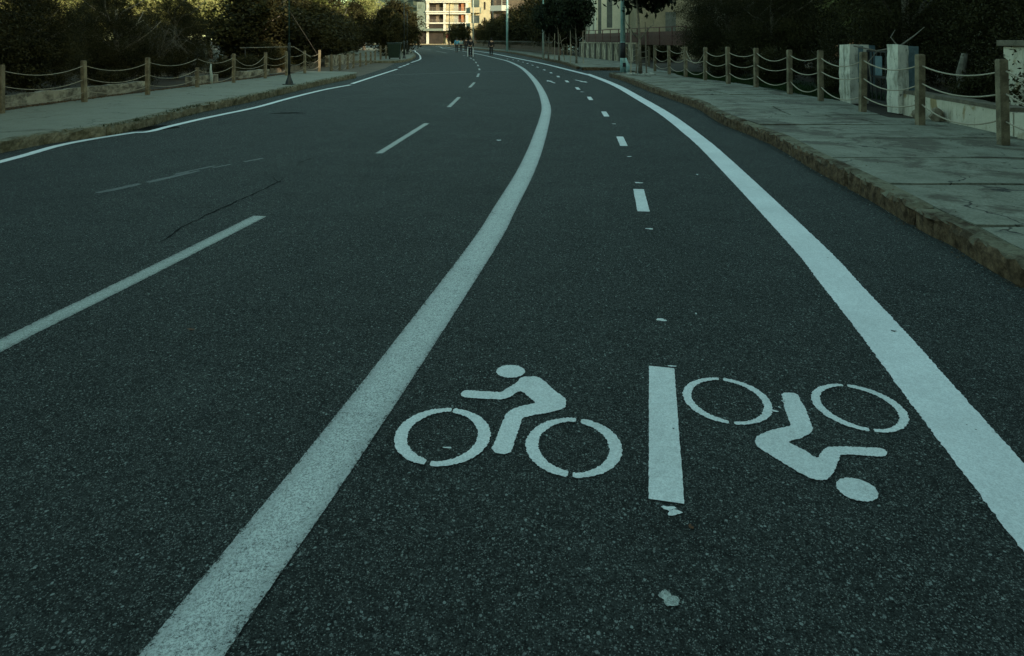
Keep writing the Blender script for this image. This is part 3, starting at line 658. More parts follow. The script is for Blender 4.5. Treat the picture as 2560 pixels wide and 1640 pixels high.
# right side trees
rt = [(9.3, 3.5, 'ever', .9), (9.7, 7.0, 'ever2', .95), (9.5, 10.4, 'ever', .98), (10.4, 12.6, 'ever2', .95), (10.2, 16.8, 'ever', 1.0), (10.0, 20.4, 'ever2', .33), (9.6, 24.0, 'ever', .95), (9.2, 27.6, 'ever2', .9), (9.6, 31.4, 'ever', .92)]
rp = ['beside the camera on the right, outside the fence', 'behind the tall white pillar', 'rising over the rust-stained wall', 'just behind the white gate pillars', 'behind the grass strip, left of the gate', 'behind the middle of the right rope fence', 'behind the sagging rope span', 'behind the far end of the right fence', 'beside the cream house']
for i, (x, y, k_, s_) in enumerate(rt):
    place_tree(k_, 'dense_tree', (x, y, .1), rd.uniform(0, 6), s_, 'dark dense tree ' + rp[i], 'tree', 'dark trees behind the right fence')
place_tree('light', 'light_leaved_tree', (15.8, 30.6, 0), .5, .85, 'yellow-leaved tree above the white gate pillars', 'tree')  # yellow is leaf colour alone; the blocks keep the sun off
for i in (0, 1, 2, 3, 4, 6, 7):
    place_tree('olive' if i == 3 else 'far', 'dense_tree', (14.3 + rd.uniform(-.6, .6), 6 + 4.2 * i, 0), rd.uniform(0, 6), .9, 'olive-leaved tree seen over the white gate pillars' if i == 3 else 'large dark tree in the second row on the right', 'tree', None if i == 3 else 'dark trees in the second row on the right')
# dark hedge along the far right pavement
hr = [(5.2, 78), (3.4, 86), (1.6, 94), (.2, 102), (-1.6, 110), (7.2, 70), (7.2, 62), (-4.4, 120)]
for i, (x, y) in enumerate(hr):
    place_tree('far', 'roadside_tree', (k2(y) + 4.2, y, 0), rd.uniform(0, 6), (.95 if y < 100 else .8) * (1.15 if i in (0, 5, 6) else 1), 'dark tree above the iron fence on the far right pavement', 'tree', 'dark trees above the far iron fence')
for i, (x, y) in enumerate(((-10.5, 140), (-13, 150))):
    place_tree('far', 'roadside_tree', (x, y, 0), rd.uniform(0, 6), .8, ('rounded dark tree behind the walkers', 'smaller dark tree behind the walkers')[i], 'tree')
for i, (x, y, k_) in enumerate(((-12, -1, 'ever'), (-12, -6, 'ever2'), (-11.5, -11, 'ever'), (9, -1, 'ever2'), (9, -6, 'ever'), (9, -11, 'ever2'))):  # unseen trees added to darken the camera-facing sides of things
    place_tree(k_, 'dense_tree', (x, y, .1), rd.uniform(0, 6), 1.3, 'evergreen added for shade, unseen, ' + ('left' if x < 0 else 'right') + ' of the road behind the camera', 'tree', 'evergreens added for shade ' + ('left' if x < 0 else 'right') + ' of the road behind the camera')
# bare twigs of a bush on the left
tb = empty('bare_bush', (-11.0, 20.3, .1), 0, 'leafless grey twigs arching and drooping out of the dark evergreens on the left', 'bush')
b = MB(); r2 = random.Random(9)
for k in range(44):
    t = r2.uniform(-2.9, .5); L = r2.uniform(.5, 1.25); hh = r2.uniform(1.1, 1.9); q = [Vector((0, 0, .2))]
    for s in range(1, 9):
        u = s / 8; q.append(Vector((math.cos(t) * L * u ** 1.5 + r2.uniform(-.05, .05), math.sin(t) * L * u ** 1.5 + r2.uniform(-.05, .05), hh * math.sin(u * 2.3) * 1.02 + .2 * (1-u) + r2.uniform(-.05, .05))))
    b.tube(q, [.013, .011, .010, .009, .007, .006, .005, .004, .002], 4)
b.build('branches', M['grey_twig'], tb)
# shrubs at feet
for i, (x, y, s_) in enumerate(((-10.6, 17.2, .42), (-10.4, 23.5, .5), (-10.2, 25.4, .55), (-10.9, 29.5, .8), (-11.0, 33, .8))):
    place_tree('bush', 'shrub', (x, y, .1), rd.uniform(0, 6), s_, 'low dark shrub in front of the left grove, ' + ('under the bare twigs', 'left of the lamp post', 'right of the lamp post', 'at the driveway edge', 'far side of the driveway')[i], 'shrub')
for i, (x, y, s_) in enumerate(((8.4, 44.5, 1.0), (9.3, 40, 1.1))):
    place_tree('bush', 'shrub', (x, y, .1), rd.uniform(0, 6), s_, 'dark shrub between the red railing and the shaded house face, ' + ('further', 'nearer')[i] + ' one', 'shrub')
for i, (x, y, s_) in enumerate(((8.0, 9.4, .7), (8.2, 11.2, .6), (8.1, 16.0, .55), (8.2, 20.5, .75), (8.0, 24.0, .8))):
    place_tree('bush', 'shrub', (x, y, .1), rd.uniform(0, 6), s_, 'dark shrub behind the right fence, ' + ('by the tall pillar', 'over the stained wall', 'left of the gate', 'behind the grass', 'behind the sagging rope')[i], 'shrub')
# grass strip behind the right fence
rs = np.random.RandomState(8); pts = []
for _ in range(26000):
    y = rs.uniform(14.9, 27); x = fx(y) + .35 + abs(rs.normal(0, .9)); 
    if x < 9.4: pts.append((x, y, ZP - .03))
tag(scatter_tris('grass', pts, .006, .09, M['grass_leaf'], seed=6), 'short green grass behind the right rope fence', 'grass', kind='stuff')
gb = MB(); gb.face([(6.9, 14.9, ZP-.022), (9.6, 14.9, ZP-.022), (9.6, 27, ZP-.022), (6.5, 27, ZP-.022)]); tag(gb.build('lawn', M['grass']), kind='structure')

# ------------------------------------------------------------ rope fences
def rope_fence(label, posts, h, side, mats, thick, rope_r, levels, sag, face_dir, odd=(), mats_by=None, extra=None):
    """posts: list of (x,y,z0)"""
    t = empty('rope_fence', Vector(posts[0]), 0, label, 'fence'); o0 = Vector(posts[0])
    rdm = random.Random(hash(len(posts)) % 99 + 3)
    ang_ = []
    P = [Vector(p) for p in posts]
    for i, p in enumerate(P):
        d = P[min(i+1, len(P)-1)] - P[max(i-1, 0)]; a = math.atan2(d.y, d.x)
        lean = Matrix.Rotation(rdm.uniform(-.022, .022), 4, 'X') @ Matrix.Rotation(rdm.uniform(-.022, .022), 4, 'Y')
        hh = h * rdm.uniform(.98, 1.02) if i not in odd else h * .62
        Mx = Matrix.Translation(p - o0) @ lean @ Matrix.Rotation(a + rdm.uniform(-.08, .08), 4, 'Z')
        b = MB(); q = thick / 2
        b.box(-q, q, -q, q, 0, hh - .012, Mx); b.box(-q*.86, q*.86, -q*.86, q*.86, hh - .012, hh, Mx)
        o = b.build('post', mats[0], t, bevel=.004)
        if i < len(P) - 1 or extra:
            pass
    for i in range(len(P) - 1):
        for li, lv in enumerate(levels):
            za = h * lv + rdm.uniform(-.02, .02); zb = h * lv + rdm.uniform(-.02, .02); s = sag * rdm.uniform(.7, 1.35)
            if (i, li) in (extra or {}): s = extra[(i, li)]
            d = (P[i+1] - P[i]); dn = Vector((d.x, d.y, 0)).normalized() * (thick * .5)
            a, c = P[i] + dn - o0, P[i+1] - dn - o0; a.z += za; c.z += zb
            path = []
            for k in range(15):
                u = k / 14; q = a.lerp(c, u); q.z -= s * 4 * u * (1 - u) - 0; path.append(q)
            MB().tube(path, rope_r, 6).build('rope', mats[1], t, True)
    return t
PR = [(p.x, p.y, ZP) for p in fenceR if p.y > 6 and p.y < 28.5]
PR = [(6.05, 4.6, ZP)] + PR
rope_fence('tan square posts with sagging ropes along the right pavement', PR, 1.10, 1, (M['post'], M['rope']), .105, .011, (.86, .58, .28), .135, None, extra={(9, 0): .42})
PL = []
for px, py in ((3,283.6),(211,255),(369,237),(493,218),(584,207),(663,195.5),(716,188.5),(762,183),(798,178.8)): p = G(px, py, ZP); PL.append((p.x, p.y, ZP))
PL = [(-9.3, 8.3, ZP)] + PL
rope_fence('brown posts with thin sagging ropes along the left pavement', PL, .895, -1, (M['post'], M['rope_l']), .085, .008, (.87, .55, .24), .12, None, odd=(4,), extra={(5, 0): .30})
PF = []
for px, py in ((828,178.5),(849.5,177),(869,173.5),(883.5,170.5),(900.5,167),(915,163.3),(927,160),(937.5,157)): p = G(px, py, 0); PF.append((p.x, p.y, 0))
rope_fence('row of short brown rope posts beside the left driveway', PF, .78, -1, (M['post_dark'], M['rope_l']), .10, .010, (.86, .55, .25), .13, None)
PG = []
for px, py in ((951.6,149.3),(965,146.8),(981,144),(994,141.5)): p = G(px, py, ZP); PG.append((p.x, p.y, ZP))
rope_fence('short rope fence behind the green bin', PG, .95, -1, (M['post_dark'], M['rope_l']), .11, .012, (.86, .5), .15, None)
rope_fence('rope fence along the far right pavement before the panel wall', [(6.9 - .12 * i, 33 + 2.6 * i, ZP) for i in range(3)] , .95, 1, (M['post_dark'], M['rope_l']), .10, .011, (.86, .55, .25), .13, None)
rope_fence('rope fence in the shade beyond the panel wall', [(5.0 - .1 * i, 51.5 + 2.6 * i, ZP) for i in range(5)] , .95, 1, (M['post_dark'], M['rope_l']), .10, .011, (.86, .5), .15, None)

# ------------------------------------------------------------ walls and gate pillars, right
def wall_seg(b, p, q, th, z0, z1, n=None, jag=0):
    p, q = Vector((p[0], p[1], 0)), Vector((q[0], q[1], 0)); d = (q - p); L = d.length; d.normalize(); nr = Vector((d.y, -d.x, 0)) * th / 2
    n = n or max(1, int(L / .25)); base = len(b.v)
    for i in range(n + 1):
        c = p + d * L * i / n; zt = z1 + (random.uniform(-jag, jag) if jag else 0)
        for s, z in ((-1, z0), (1, z0), (1, zt), (-1, zt)): v = c + nr * s; b.v.append((v.x, v.y, z))
    for i in range(n):
        a = base + 4*i
        for k in range(4): b.f.append((a+k, a+(k+1) % 4, a+4+(k+1) % 4, a+4+k))
    b.f += [(base, base+3, base+2, base+1), tuple(base + 4*n + k for k in range(4))]
    return b
gw = empty('garden_wall', (7.2, 8.2, 0), 0, 'low peeling white wall with rust stains and brown coping, right of the gate', 'wall'); off = Vector((-7.2, -8.2, 0))
def sh(p): return (p[0] - 7.2, p[1] - 8.2)
wall_seg(MB(), sh((7.0, 9.0)), sh((7.34, 12.15)), .2, 0, .50, 20, .008).build('wall', M['wall_white'], gw)
wall_seg(MB(), sh((7.03, 9.03)), sh((7.38, 12.1)), .28, .502, .56, 20, .006).build('coping', M['coping'], gw)
wall_seg(MB(), sh((6.9, 3.2)), sh((7.0, 8.98)), .2, 0, .50, 20, .008).build('wall', M['wall_white'], gw)
tp = empty('pillar', (7.76, 9.62, 0), R(-3), 'tall cracked white pillar with a brown cap at the right edge of the picture', 'pillar')
b = MB(); b.box(-.29, .29, -.34, .34, 0, 1.40); b.build('shaft', M['wall_white'], tp, bevel=.015)
MB().box(-.35, .35, -.40, .40, 1.402, 1.49).build('cap', M['coping'], tp, bevel=.01)
def gate_pillar(x, y, wd, dp, h, label, groove, panel):
    t = empty('gate_pillar', (x, y, ZP - .03), R(4), label, 'pillar', 'white gate pillars')
    b = MB(); n = 10; base = 0
    for i in range(n + 1):
        z = h * i / n; s = 1 - (.14 if i == 0 else .07 if i == 1 else .02 if i == 2 else 0)
        for u, v in ((-1, -1), (1, -1), (1, 1), (-1, 1)): b.v.append((u * wd / 2 * (s if u < 0 else 1) + random.uniform(-.008, .008), v * dp / 2 + random.uniform(-.008, .008), z + (random.uniform(-.015, .015) if i == n else 0)))
    for i in range(n):
        for k in range(4): a = 4*i; b.f.append((a+k, a+(k+1) % 4, a+4+(k+1) % 4, a+4+k))
    b.f.append(tuple(4*n + k for k in range(4))); b.build('shaft', M['pillar_white'], t)
    if groove: MB().box(-wd*.06, wd*.18, -dp/2 - .022, -dp/2 + .01, h*.36, h*.97).build('groove', M['blue_plaster'], t)
    if panel: MB().box(wd/2 - .01, wd/2 + panel, -dp/2 + .03, dp/2 - .04, h*.30, h*.98).build('side_panel', M['blue_plaster'], t)
    return t
gate_pillar(7.42, 14.2, .42, .40, 1.27, 'wide white gate pillar with a blue-grey groove, left of the gate', True, .16)  # blue-grey side panel stands for this pillar's shaded side
gate_pillar(7.22, 12.25, .20, .32, 1.27, 'narrow white gate pillar with a blue-grey panel, right of the gate', False, .22)
ga = empty('gate', (7.52, 12.5, ZP), R(87), 'dark rusted garden gate with a blue panel, between the white pillars', 'gate')
ga.scale = (1.5, 1, 1)
b = MB(); 
for u in (0, .95): b.box(u, u + .04, -.02, .02, .05, 1.12)
for z in (.05, .55, 1.08): b.box(.04, .95, -.018, .018, z, z + .04)
b.build('frame', M['iron'], ga)
for k in range(7): MB().box(.12 + k*.12, .135 + k*.12, -.008, .008, .09, 1.08).build('bar', M['iron'], ga)
MB().box(.56, .74, .012, .022, .60, 1.0).build('panel', M['blue_plaster'], ga)
bk = empty('grey_stump', (8.0, 11.6, .1), .3, 'thin grey twisted trunk standing behind the stained wall', 'stump'); MB().tube([(0,0,0),(.03,0,.4),(-.03,.02,.8),(.04,0,1.15)], [.09,.07,.075,.05], 8).build('trunk', M['bark'], bk, True)
tw = empty('bare_branch', (7.7, 13.2, 1.25), 0, 'pale broken branch lying across the top of the gate', 'branch')
b = MB(); b.tube([(-.7,.2,.12),(-.3,.05,.02),(.1,0,.1),(.35,-.1,.32),(.5,-.2,.5)], [.014,.018,.02,.016,.008], 5); b.tube([(.1,0,.1),(0,.1,.3),(.15,.2,.45)], [.015,.01,.005], 5); b.tube([(-.3,.05,.02),(-.45,.1,-.2),(-.4,.1,-.6)], [.012,.012,.008], 5); b.build('branch_wood', M['twig'], tw)
# rubble by the stained wall
rb = two('rubble', (.12, .095, .06), (.22, .18, .12), 12, .9)
for i, (x, y, s_) in enumerate(((6.98, 10.75, .11), (7.0, 11.3, .08))):
    bm = bmesh.new(); bmesh.ops.create_icosphere(bm, subdivisions=2, radius=s_)
    for v in bm.verts: v.co *= random.uniform(.8, 1.15); v.co.z *= 1.3
    me = bpy.data.meshes.new('rock'); bm.to_mesh(me); bm.free(); me.materials.append(rb); o = bpy.data.objects.new('rock', me); C.objects.link(o); o.location = (x, y, ZP + s_*.7)
    tag(o, ('larger', 'smaller')[i] + ' brown stone leaning against the stained white wall', 'rock')

# left low wall
lw = empty('low_wall', (-9.95, 6, 0), 0, 'low dirty white wall half covered by leaves behind the left rope fence', 'wall')
b = MB()
for a, c in (((-9.98, 4), (-9.85, 13.2)), ((-9.85, 13.2), (-9.55, 17.0)), ((-9.42, 19.0), (-9.33, 20.6)), ((-9.2, 22.0), (-9.05, 24.2))): wall_seg(b, (a[0]+9.95, a[1]-6), (c[0]+9.95, c[1]-6), .16, 0, ZP + .26, None, .015)
b.build('wall', M['wall_left'], lw)
ds = MB()
for j in range(60):
    y = 4 + j * .38; x = -9.72 + (max(0, y - 14)) * .075
    ds.v += [(x - .14, y, ZP + .03), (x + random.uniform(.02, .22), y, ZP + .0045)]
for j in range(59): ds.f.append((2*j, 2*j+1, 2*j+3, 2*j+2))
tag(ds.build('soil_strip', M['soil']), kind='structure')
dl_pts = []; rs = np.random.RandomState(12)
for _ in range(5000):
    y = rs.uniform(8, 26); dl_pts.append((-9.62 + max(0, y - 14) * .075 + abs(rs.normal(0, .10)) - .1, y, ZP + .01))
tag(scatter_tris('dead_leaves', dl_pts, .022, .03, mat_leaf('dead leaves', (.06, .035, .018), (.16, .10, .055)), seed=9, flat=2), 'brown dead leaves along the foot of the left wall', 'leaves', kind='stuff')
stp = empty('tree_stump', (-9.15, 19.9, ZP), 0, 'thin whitewashed trunk beside the gap in the left wall', 'tree'); MB().tube([(0,0,0),(.01,0,.2),(-.02,0,.42),(-.02,.02,.6)], [.05,.045,.035,.02], 8).build('trunk', M['pale_pole'], stp, True)
# low terrace walls behind the left driveway
tw_ = empty('terrace_wall', (-10.6, 29, 0), 0, 'two low brown terrace walls behind the driveway posts', 'wall')
for x, z in ((0, .22), (-.6, .42)): wall_seg(MB(), (x, 0), (x - .5, 13), .22, 0, z, None, .01).build('wall', M['coping'], tw_)
wl2 = empty('garden_wall', (-10.2, 36, 0), 0, 'short cracked white wall at the back of the left driveway', 'wall'); wall_seg(MB(), (0, 0), (-.3, 7), .2, 0, .62, None, .02).build('wall', M['wall_left'], wl2)

# ------------------------------------------------------------ lamp posts, poles
def lamp_post(loc, h, label, r=.038, arm=True, sc=1.0, group=None, arm_dir=(1, 0), mats=None, base=True):
    t = empty('lamp_post', loc, 0, label, 'lamp post', group); t.scale = (sc, sc, sc); m1, m2 = mats or (M['black_pole'], M['green_pole'])
    if base:
        b = MB(); b.box(-.15, .15, -.15, .15, 0, .025); b.tube([(0,0,.02),(0,0,.10),(0,0,.22),(0,0,.30)], [.125,.105,.055,.042], 8); b.build('base', m1, t)
        MB().tube([(0,0,.25),(0,0,1.2),(0,0,1.25)], [r*1.05, r*1.0, r*.6], 10).build('lower_shaft', m1, t, True)
        MB().tube([(0,0,1.2),(0,0,h)], [r*.52, r*.42], 10).build('shaft', m2, t, True)
    else:
        MB().tube([(0,0,0),(0,0,h)], [r, r*.7], 10).build('shaft', m2, t, True)
    if arm:
        ax, ay = arm_dir; MB().tube([(0,0,h-.03),(ax*.25,ay*.25,h+.12),(ax*.8,ay*.8,h+.18)], [r*.5,r*.45,r*.4], 8).build('arm', m2, t, True)
        b = MB(); b.tube([(ax*.7,ay*.7,h+.17),(ax*.95,ay*.95,h+.17),(ax*1.4,ay*1.4,h+.14)], [.04,.09,.05], 8); b.build('lamp_head', m1, t, True)
    return t
p = G(723, 211.5, ZP); lamp_post(p, 5.2, 'slim dark lamp post with a flared base on the left pavement', r=.037)
p = G(1010.5, 146, ZP); lamp_post(p, 3.95, 'lamp post with a flat arm beyond the green bin', r=.07, sc=1.0, mats=(M['black_pole'], M['black_pole']))
p = G(1018, 136, ZP); lamp_post(p, 3.9, 'second dark lamp post beyond the bin, just past the first', r=.08, arm=False, mats=(M['black_pole'], M['black_pole']))
p = G(1022, 130.5, ZP); lamp_post(p, 3.9, 'third and furthest dark lamp post on the inside of the bend', r=.08, arm=False, mats=(M['black_pole'], M['black_pole']))
p = G(1123.5, 114.5, ZP); lamp_post(p, 9.0, 'tall thin lamp post in front of the sunlit apartments', r=.09, base=False, arm_dir=(-.9, 0), mats=(M['black_pole'], M['iron']))
p = G(1183, 122.5, ZP); lamp_post(p, 15, 'tall pale pole rising behind the walkers', r=.11, base=False, mats=(M['pale_pole'], M['pale_pole']))
p = G(1268, 127.8, ZP); lamp_post(p, 12, 'turquoise-grey pole at the far right kerb', r=.14, base=False, mats=(M['turq'], M['turq']))
t = empty('utility_pole', G(1358, 147.5, ZP), 0, 'pole with a pale lower sleeve and turquoise top, left of the staked trees', 'pole')
MB().tube([(0,0,0),(0,0,1.95),(0,0,2.05)], [.07,.068,.05], 10).build('sleeve', M['pale_pole'], t, True)
MB().tube([(0,0,2.0),(0,0,9)], [.045,.04], 10).build('shaft', M['turq'], t, True); MB().tube([(0,0,3.55),(0,0,3.6)], [.06,.06], 10).build('collar', M['black_band'], t)
t = empty('utility_pole', G(1557, 181.5, .1), 0, 'thick turquoise pole with a black band beside the driveway', 'pole')
MB().tube([(0,0,0),(0,0,1.30)], [.115,.105], 14).build('lower_shaft', M['turq'], t, True)
MB().tube([(.0,0,.62),(.0,0,1.28)], [.113,.111], 14).build('band', M['black_band'], t, True)
MB().tube([(0,0,1.30),(0,0,8)], [.10,.08], 14).build('shaft', M['turq'], t, True)
b = MB(); b.tube([(.20,-.05,0),(.19,-.05,.3),(.10,-.03,.62)], [.09,.085,.05], 10); b.build('broken_sleeve', M['turq'], t, True)
b = MB(); b.box(-.02,.10,-.135,-.10,.25,.42); b.build('hatch', M['black_band'], t)

# staked street trees on the right
def staked(px, py, z, label, short, sc, stakes):
    p = G(px, py, z); t = place_tree('round', 'street_tree', p, random.uniform(0, 6), sc, label, 'tree', 'young staked street trees'); 
    for i, (dx, dy, lean, hh, mm) in enumerate(stakes):
        s_ = empty('tree_stake', p + Vector((dx, dy, 0)), 0, 'wooden stake ' + ('left of ', 'right of ', 'leaning beside ')[i] + short, 'stake', 'tree stakes')
        MB().tube([(0,0,0),(lean,0,hh)], [.028,.024], 6).build('stake_wood', M[mm], s_)
    return t, p
staked(1601, 184, ZP, 'young large-leaved tree in a pebble ring by the turquoise pole, crown above the frame', 'the tree in the pebble ring', 1.38, ((-.42, -.25, .0, 1.92, 'stake'), (.28, .2, -.05, 2.05, 'stake_dark'), (-.22, -.2, .12, .9, 'stake_dark')))
staked(1441, 158, ZP, 'young round-crowned tree in front of the cream house, nearest the panel wall', 'the round tree nearest the panel wall', 1.0, ((-.32, .2, .0, 1.9, 'stake'), (.38, -.1, -.02, 1.85, 'stake')))
staked(1398, 151.5, ZP, 'young round-crowned tree between the pale sleeved pole and the cream house', 'the middle round-crowned tree', 1.05, ((-.28, .1, 0, 1.75, 'stake'), (.35, 0, -.32, 1.7, 'stake_dark')))
staked(1371, 149, ZP, 'young dark tree right behind the pale sleeved pole', 'the tree behind the pale sleeved pole', 1.0, ((-.3, 0, .12, 1.7, 'stake_dark'),))
c0 = G(1601, 184, ZP); rr_ = random.Random(4); b = MB()
for k in range(46):
    a = k / 46 * 6.283; s = rr_.uniform(.02, .04); x = math.cos(a) * .52 + rr_.uniform(-.05, .05); y = math.sin(a) * .5 + rr_.uniform(-.05, .05); b.box(x-s, x+s, y-s, y+s, 0, s*.9, Matrix.Rotation(rr_.uniform(0, .3), 4, 'Z'))
o = b.build('pebble_ring', M['stone_white'], bevel=.006); o.location = c0; tag(o, 'ring of white stones round the foot of the staked tree', 'stones')

# bin
t = empty('wheeled_bin', G(986, 148.6, ZP), .1, 'dark green wheeled bin at the corner of the far left pavement', 'bin')
b = MB(); V = []
for z, w_, d_ in ((.12, .34, .36), (1.05, .44, .46)):
    V.append([(-w_, -d_, z), (w_, -d_, z), (w_, d_, z), (-w_, d_, z)])
b.v = V[0] + V[1]; b.f = [(0,3,2,1),(4,5,6,7),(0,1,5,4),(1,2,6,5),(2,3,7,6),(3,0,4,7)]; b.build('body', M['bin_green'], t, bevel=.03)
MB().box(-.48,.48,-.50,.50,1.052,1.13).build('lid', M['bin_green'], t, bevel=.03)
for s in (-1, 1): MB().tube([(s*.30, .34, .10), (s*.38, .34, .10)], .10, 12).build('wheel', M['rubber'], t)
# pipe barrier and guy wire
t = empty('pipe_barrier', (-9.5, 25.5, 0), 0, 'thin pale pipe rail behind the lamp post', 'barrier'); MB().tube([(-1.1, 0, 1.18), (1.0, 0, 1.22), (1.15, .1, 1.1), (1.5, .5, .8)], .018, 6).build('rail', M['twig'], t)
MB().tube([(-.9, 0, 0), (-.9, 0, 1.18)], .02, 6).build('upright', M['iron'], t)
t = empty('guy_wire', (-8.35, 28, .9), 0, 'slanting wire running up left from the driveway corner', 'wire'); MB().tube([(0,0,0),(-1.6,.6,2.2),(-3.4,1.3,4.6)], .006, 5).build('wire', M['grey_twig'], t)

# ------------------------------------------------------------ panel wall, red railing, cream house
A_, B_ = Vector((7.35, 38.6, 0)), Vector((5.35, 50.2, 0)); dd = (B_ - A_).normalized(); L_ = (B_ - A_).length
rot = math.atan2(dd.y, dd.x)
t = empty('panel_wall', A_, rot, 'stained cream wall with dark vertical strips in front of the cream house', 'wall')
MB().box(0, L_, -.12, .12, 0, 1.24).build('wall', M['wall_panel'], t); MB().box(-.03, L_+.03, -.17, .17, 1.242, 1.32).build('coping', M['wall_panel'], t)
n_ = 9
for k in range(n_ + 1): x = L_ * k / n_; MB().box(x - .16, x + .16, .12, .165, 0, 1.235).build('strip', M['pilaster'], t)
t = empty('red_railing', A_ + Vector((.5, -1, 0)), rot, 'dark red iron railing above the panel wall', 'railing')
for z in (1.45, 1.75, 2.15): MB().box(-5, L_+2, -.02, .02, z, z + .045).build('rail', M['red_iron'], t)
for k in range(12): MB().box(-5 + k*1.7, -4.95 + k*1.7, -.025, .025, 1.2, 2.2).build('upright', M['red_iron'], t)
MB().box(-5, L_+2, -.3, -.26, 1.2, 1.95).build('screen', M['red_iron'], t)
def window_set(b, *a): pass
def house(name, loc, rz, w_, d_, h_, wallm, label, wins, roofm=None, cat='house', parts_only=False):
    """front faces local -y; wins = list of (face, u0, u1, z0, z1) openings as framed windows"""
    t = empty(name, loc, rz, label, cat)
    MB().box(0, w_, 0, d_, 0, h_).build('wall', wallm, t)
    MB().box(-.25, w_+.25, -.25, d_+.25, h_+.002, h_+.35).build('roof', roofm or M['coping'], t)
    for f, u0, u1, z0, z1 in wins:
        a = .09
        def B(b, p0, p1, q0, q1, o0, o1):
            if f == 'f': b.box(p0, p1, -o1, -o0, q0, q1)
            elif f == 'l': b.box(-o1, -o0, p0, p1, q0, q1)
            elif f == 'r': b.box(w_+o0, w_+o1, p0, p1, q0, q1)
        b = MB(); B(b, u0-a, u0, z0, z1, -.02, .05); B(b, u1, u1+a, z0, z1, -.02, .05); B(b, u0-a, u1+a, z1, z1+a, -.02, .05); B(b, u0-a-.05, u1+a+.05, z0-a, z0, -.02, .09)
        fr = b.build('window', wallm, t); b = MB(); B(b, u0, u1, z0, z1, -.02, .008); b.build('pane', M['shutter'], fr)
    return t
M['shutter'] = two('dark shutters', (.07, .075, .06), (.12, .12, .10), 3, .5)
M['cream'] = two('cream render', (.58, .50, .36), (.68, .59, .44), 1.2, .85, fine=.12)
M['cream_shade'] = two('ochre render and shaded cream', (.20, .165, .105), (.27, .22, .145), 1.6, .85, fine=.15)
M['teal_render'] = two('pale grey-green render', (.30, .37, .33), (.38, .44, .40), 1.0, .85, fine=.1)
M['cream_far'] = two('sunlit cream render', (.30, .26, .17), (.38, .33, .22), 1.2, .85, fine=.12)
M['teal_far'] = two('far grey-green render and shade', (.10, .125, .105), (.14, .165, .14), 1.0, .85, fine=.1)  # cool tone also holds shade on wing, canopy and balcony sides
M['white_render'] = two('white render', (.40, .38, .33), (.48, .46, .40), 1.0, .8, fine=.08)
M['orange'] = two('terracotta render', (.24, .10, .045), (.30, .125, .06), 1.0, .8, fine=.1)
M['maroon'] = two('maroon paint', (.08, .02, .015), (.12, .03, .02), 1.0, .7)
M['brown_shutter'] = two('brown shutter', (.09, .065, .045), (.13, .10, .07), 1.5)
M['recess'] = two('dark interior and shade', (.012, .009, .007), (.03, .022, .016), .6, .8)  # near-black, also carries the shade of balcony recesses and left shops
M['grey_panel'] = two('grey shutters', (.22, .22, .19), (.28, .28, .24), 2, .7)
M['glass'] = two('dark glass', (.02, .03, .03), (.05, .06, .06), .8, .12, spec=.8)
M['rail_metal'] = two('painted railing', (.16, .13, .10), (.22, .18, .14), 2, .6)
house('cream_house', (6.75, 52.5, 0), R(0), 5.2, 8, 6.6, M['cream'], 'weathered cream house with tall narrow shuttered windows behind the panel wall', [('f', .15, .42, 1.9, 4.9), ('f', .85, 1.3, 2.45, 5.0), ('f', 2.6, 3.4, 2.3, 4.6), ('l', 1, 1.9, 2.2, 4.6), ('l', 4, 4.9, 2.2, 4.6)])
house('shaded_house_face', (9.4, 49.5, 0), 0, 5.5, 6, 5.4, M['cream_shade'], 'right face of the cream house, its shade put into a darker ochre', [('f', 2.2, 3.0, 2.0, 3.6)])  # separate body; darker ochre stands for the cream house's shaded face
house('green_house', (3.2, 92, 0), R(4), 9, 8, 9, M['teal_render'], 'pale grey-green house showing above the round street trees', [('f', 1.2, 2.3, 4.4, 6.2), ('f', 4.2, 5.3, 4.4, 6.2), ('l', 2, 3.2, 4.2, 6.2)])

# ------------------------------------------------------------ iron fence along far right pavement
fp = [Vector((k2(y) + 1.9, y, 0)) for y in (56, 62, 68, 75, 83, 92, 101, 110, 120, 130)]
t = empty('iron_fence', fp[0], 0, 'dark iron fence with many thin bars under the far right trees', 'fence')
for z in (.35, 1.25):
    MB().tube([p - fp[0] + Vector((0, 0, z)) for p in fp], .025, 6).build('rail', M['iron'], t)
q_ = resample(fp, .75)
for p in q_[:96]: MB().box(p.x-fp[0].x-.022, p.x-fp[0].x+.022, p.y-fp[0].y-.022, p.y-fp[0].y+.022, ZP, 1.4).build('bar', M['stake_dark'], t)
t = empty('stone_wall', fp[0] + Vector((.7, 0, 0)), 0, 'low reddish wall behind the far iron fence', 'wall'); b = MB()
for a, c in zip(fp, fp[1:]): wall_seg(b, (a.x-fp[0].x, a.y-fp[0].y), (c.x-fp[0].x, c.y-fp[0].y), .2, 0, .8)
b.build('wall', two('reddish stone', (.07, .04, .028), (.12, .07, .05), 1.5, .9), t)

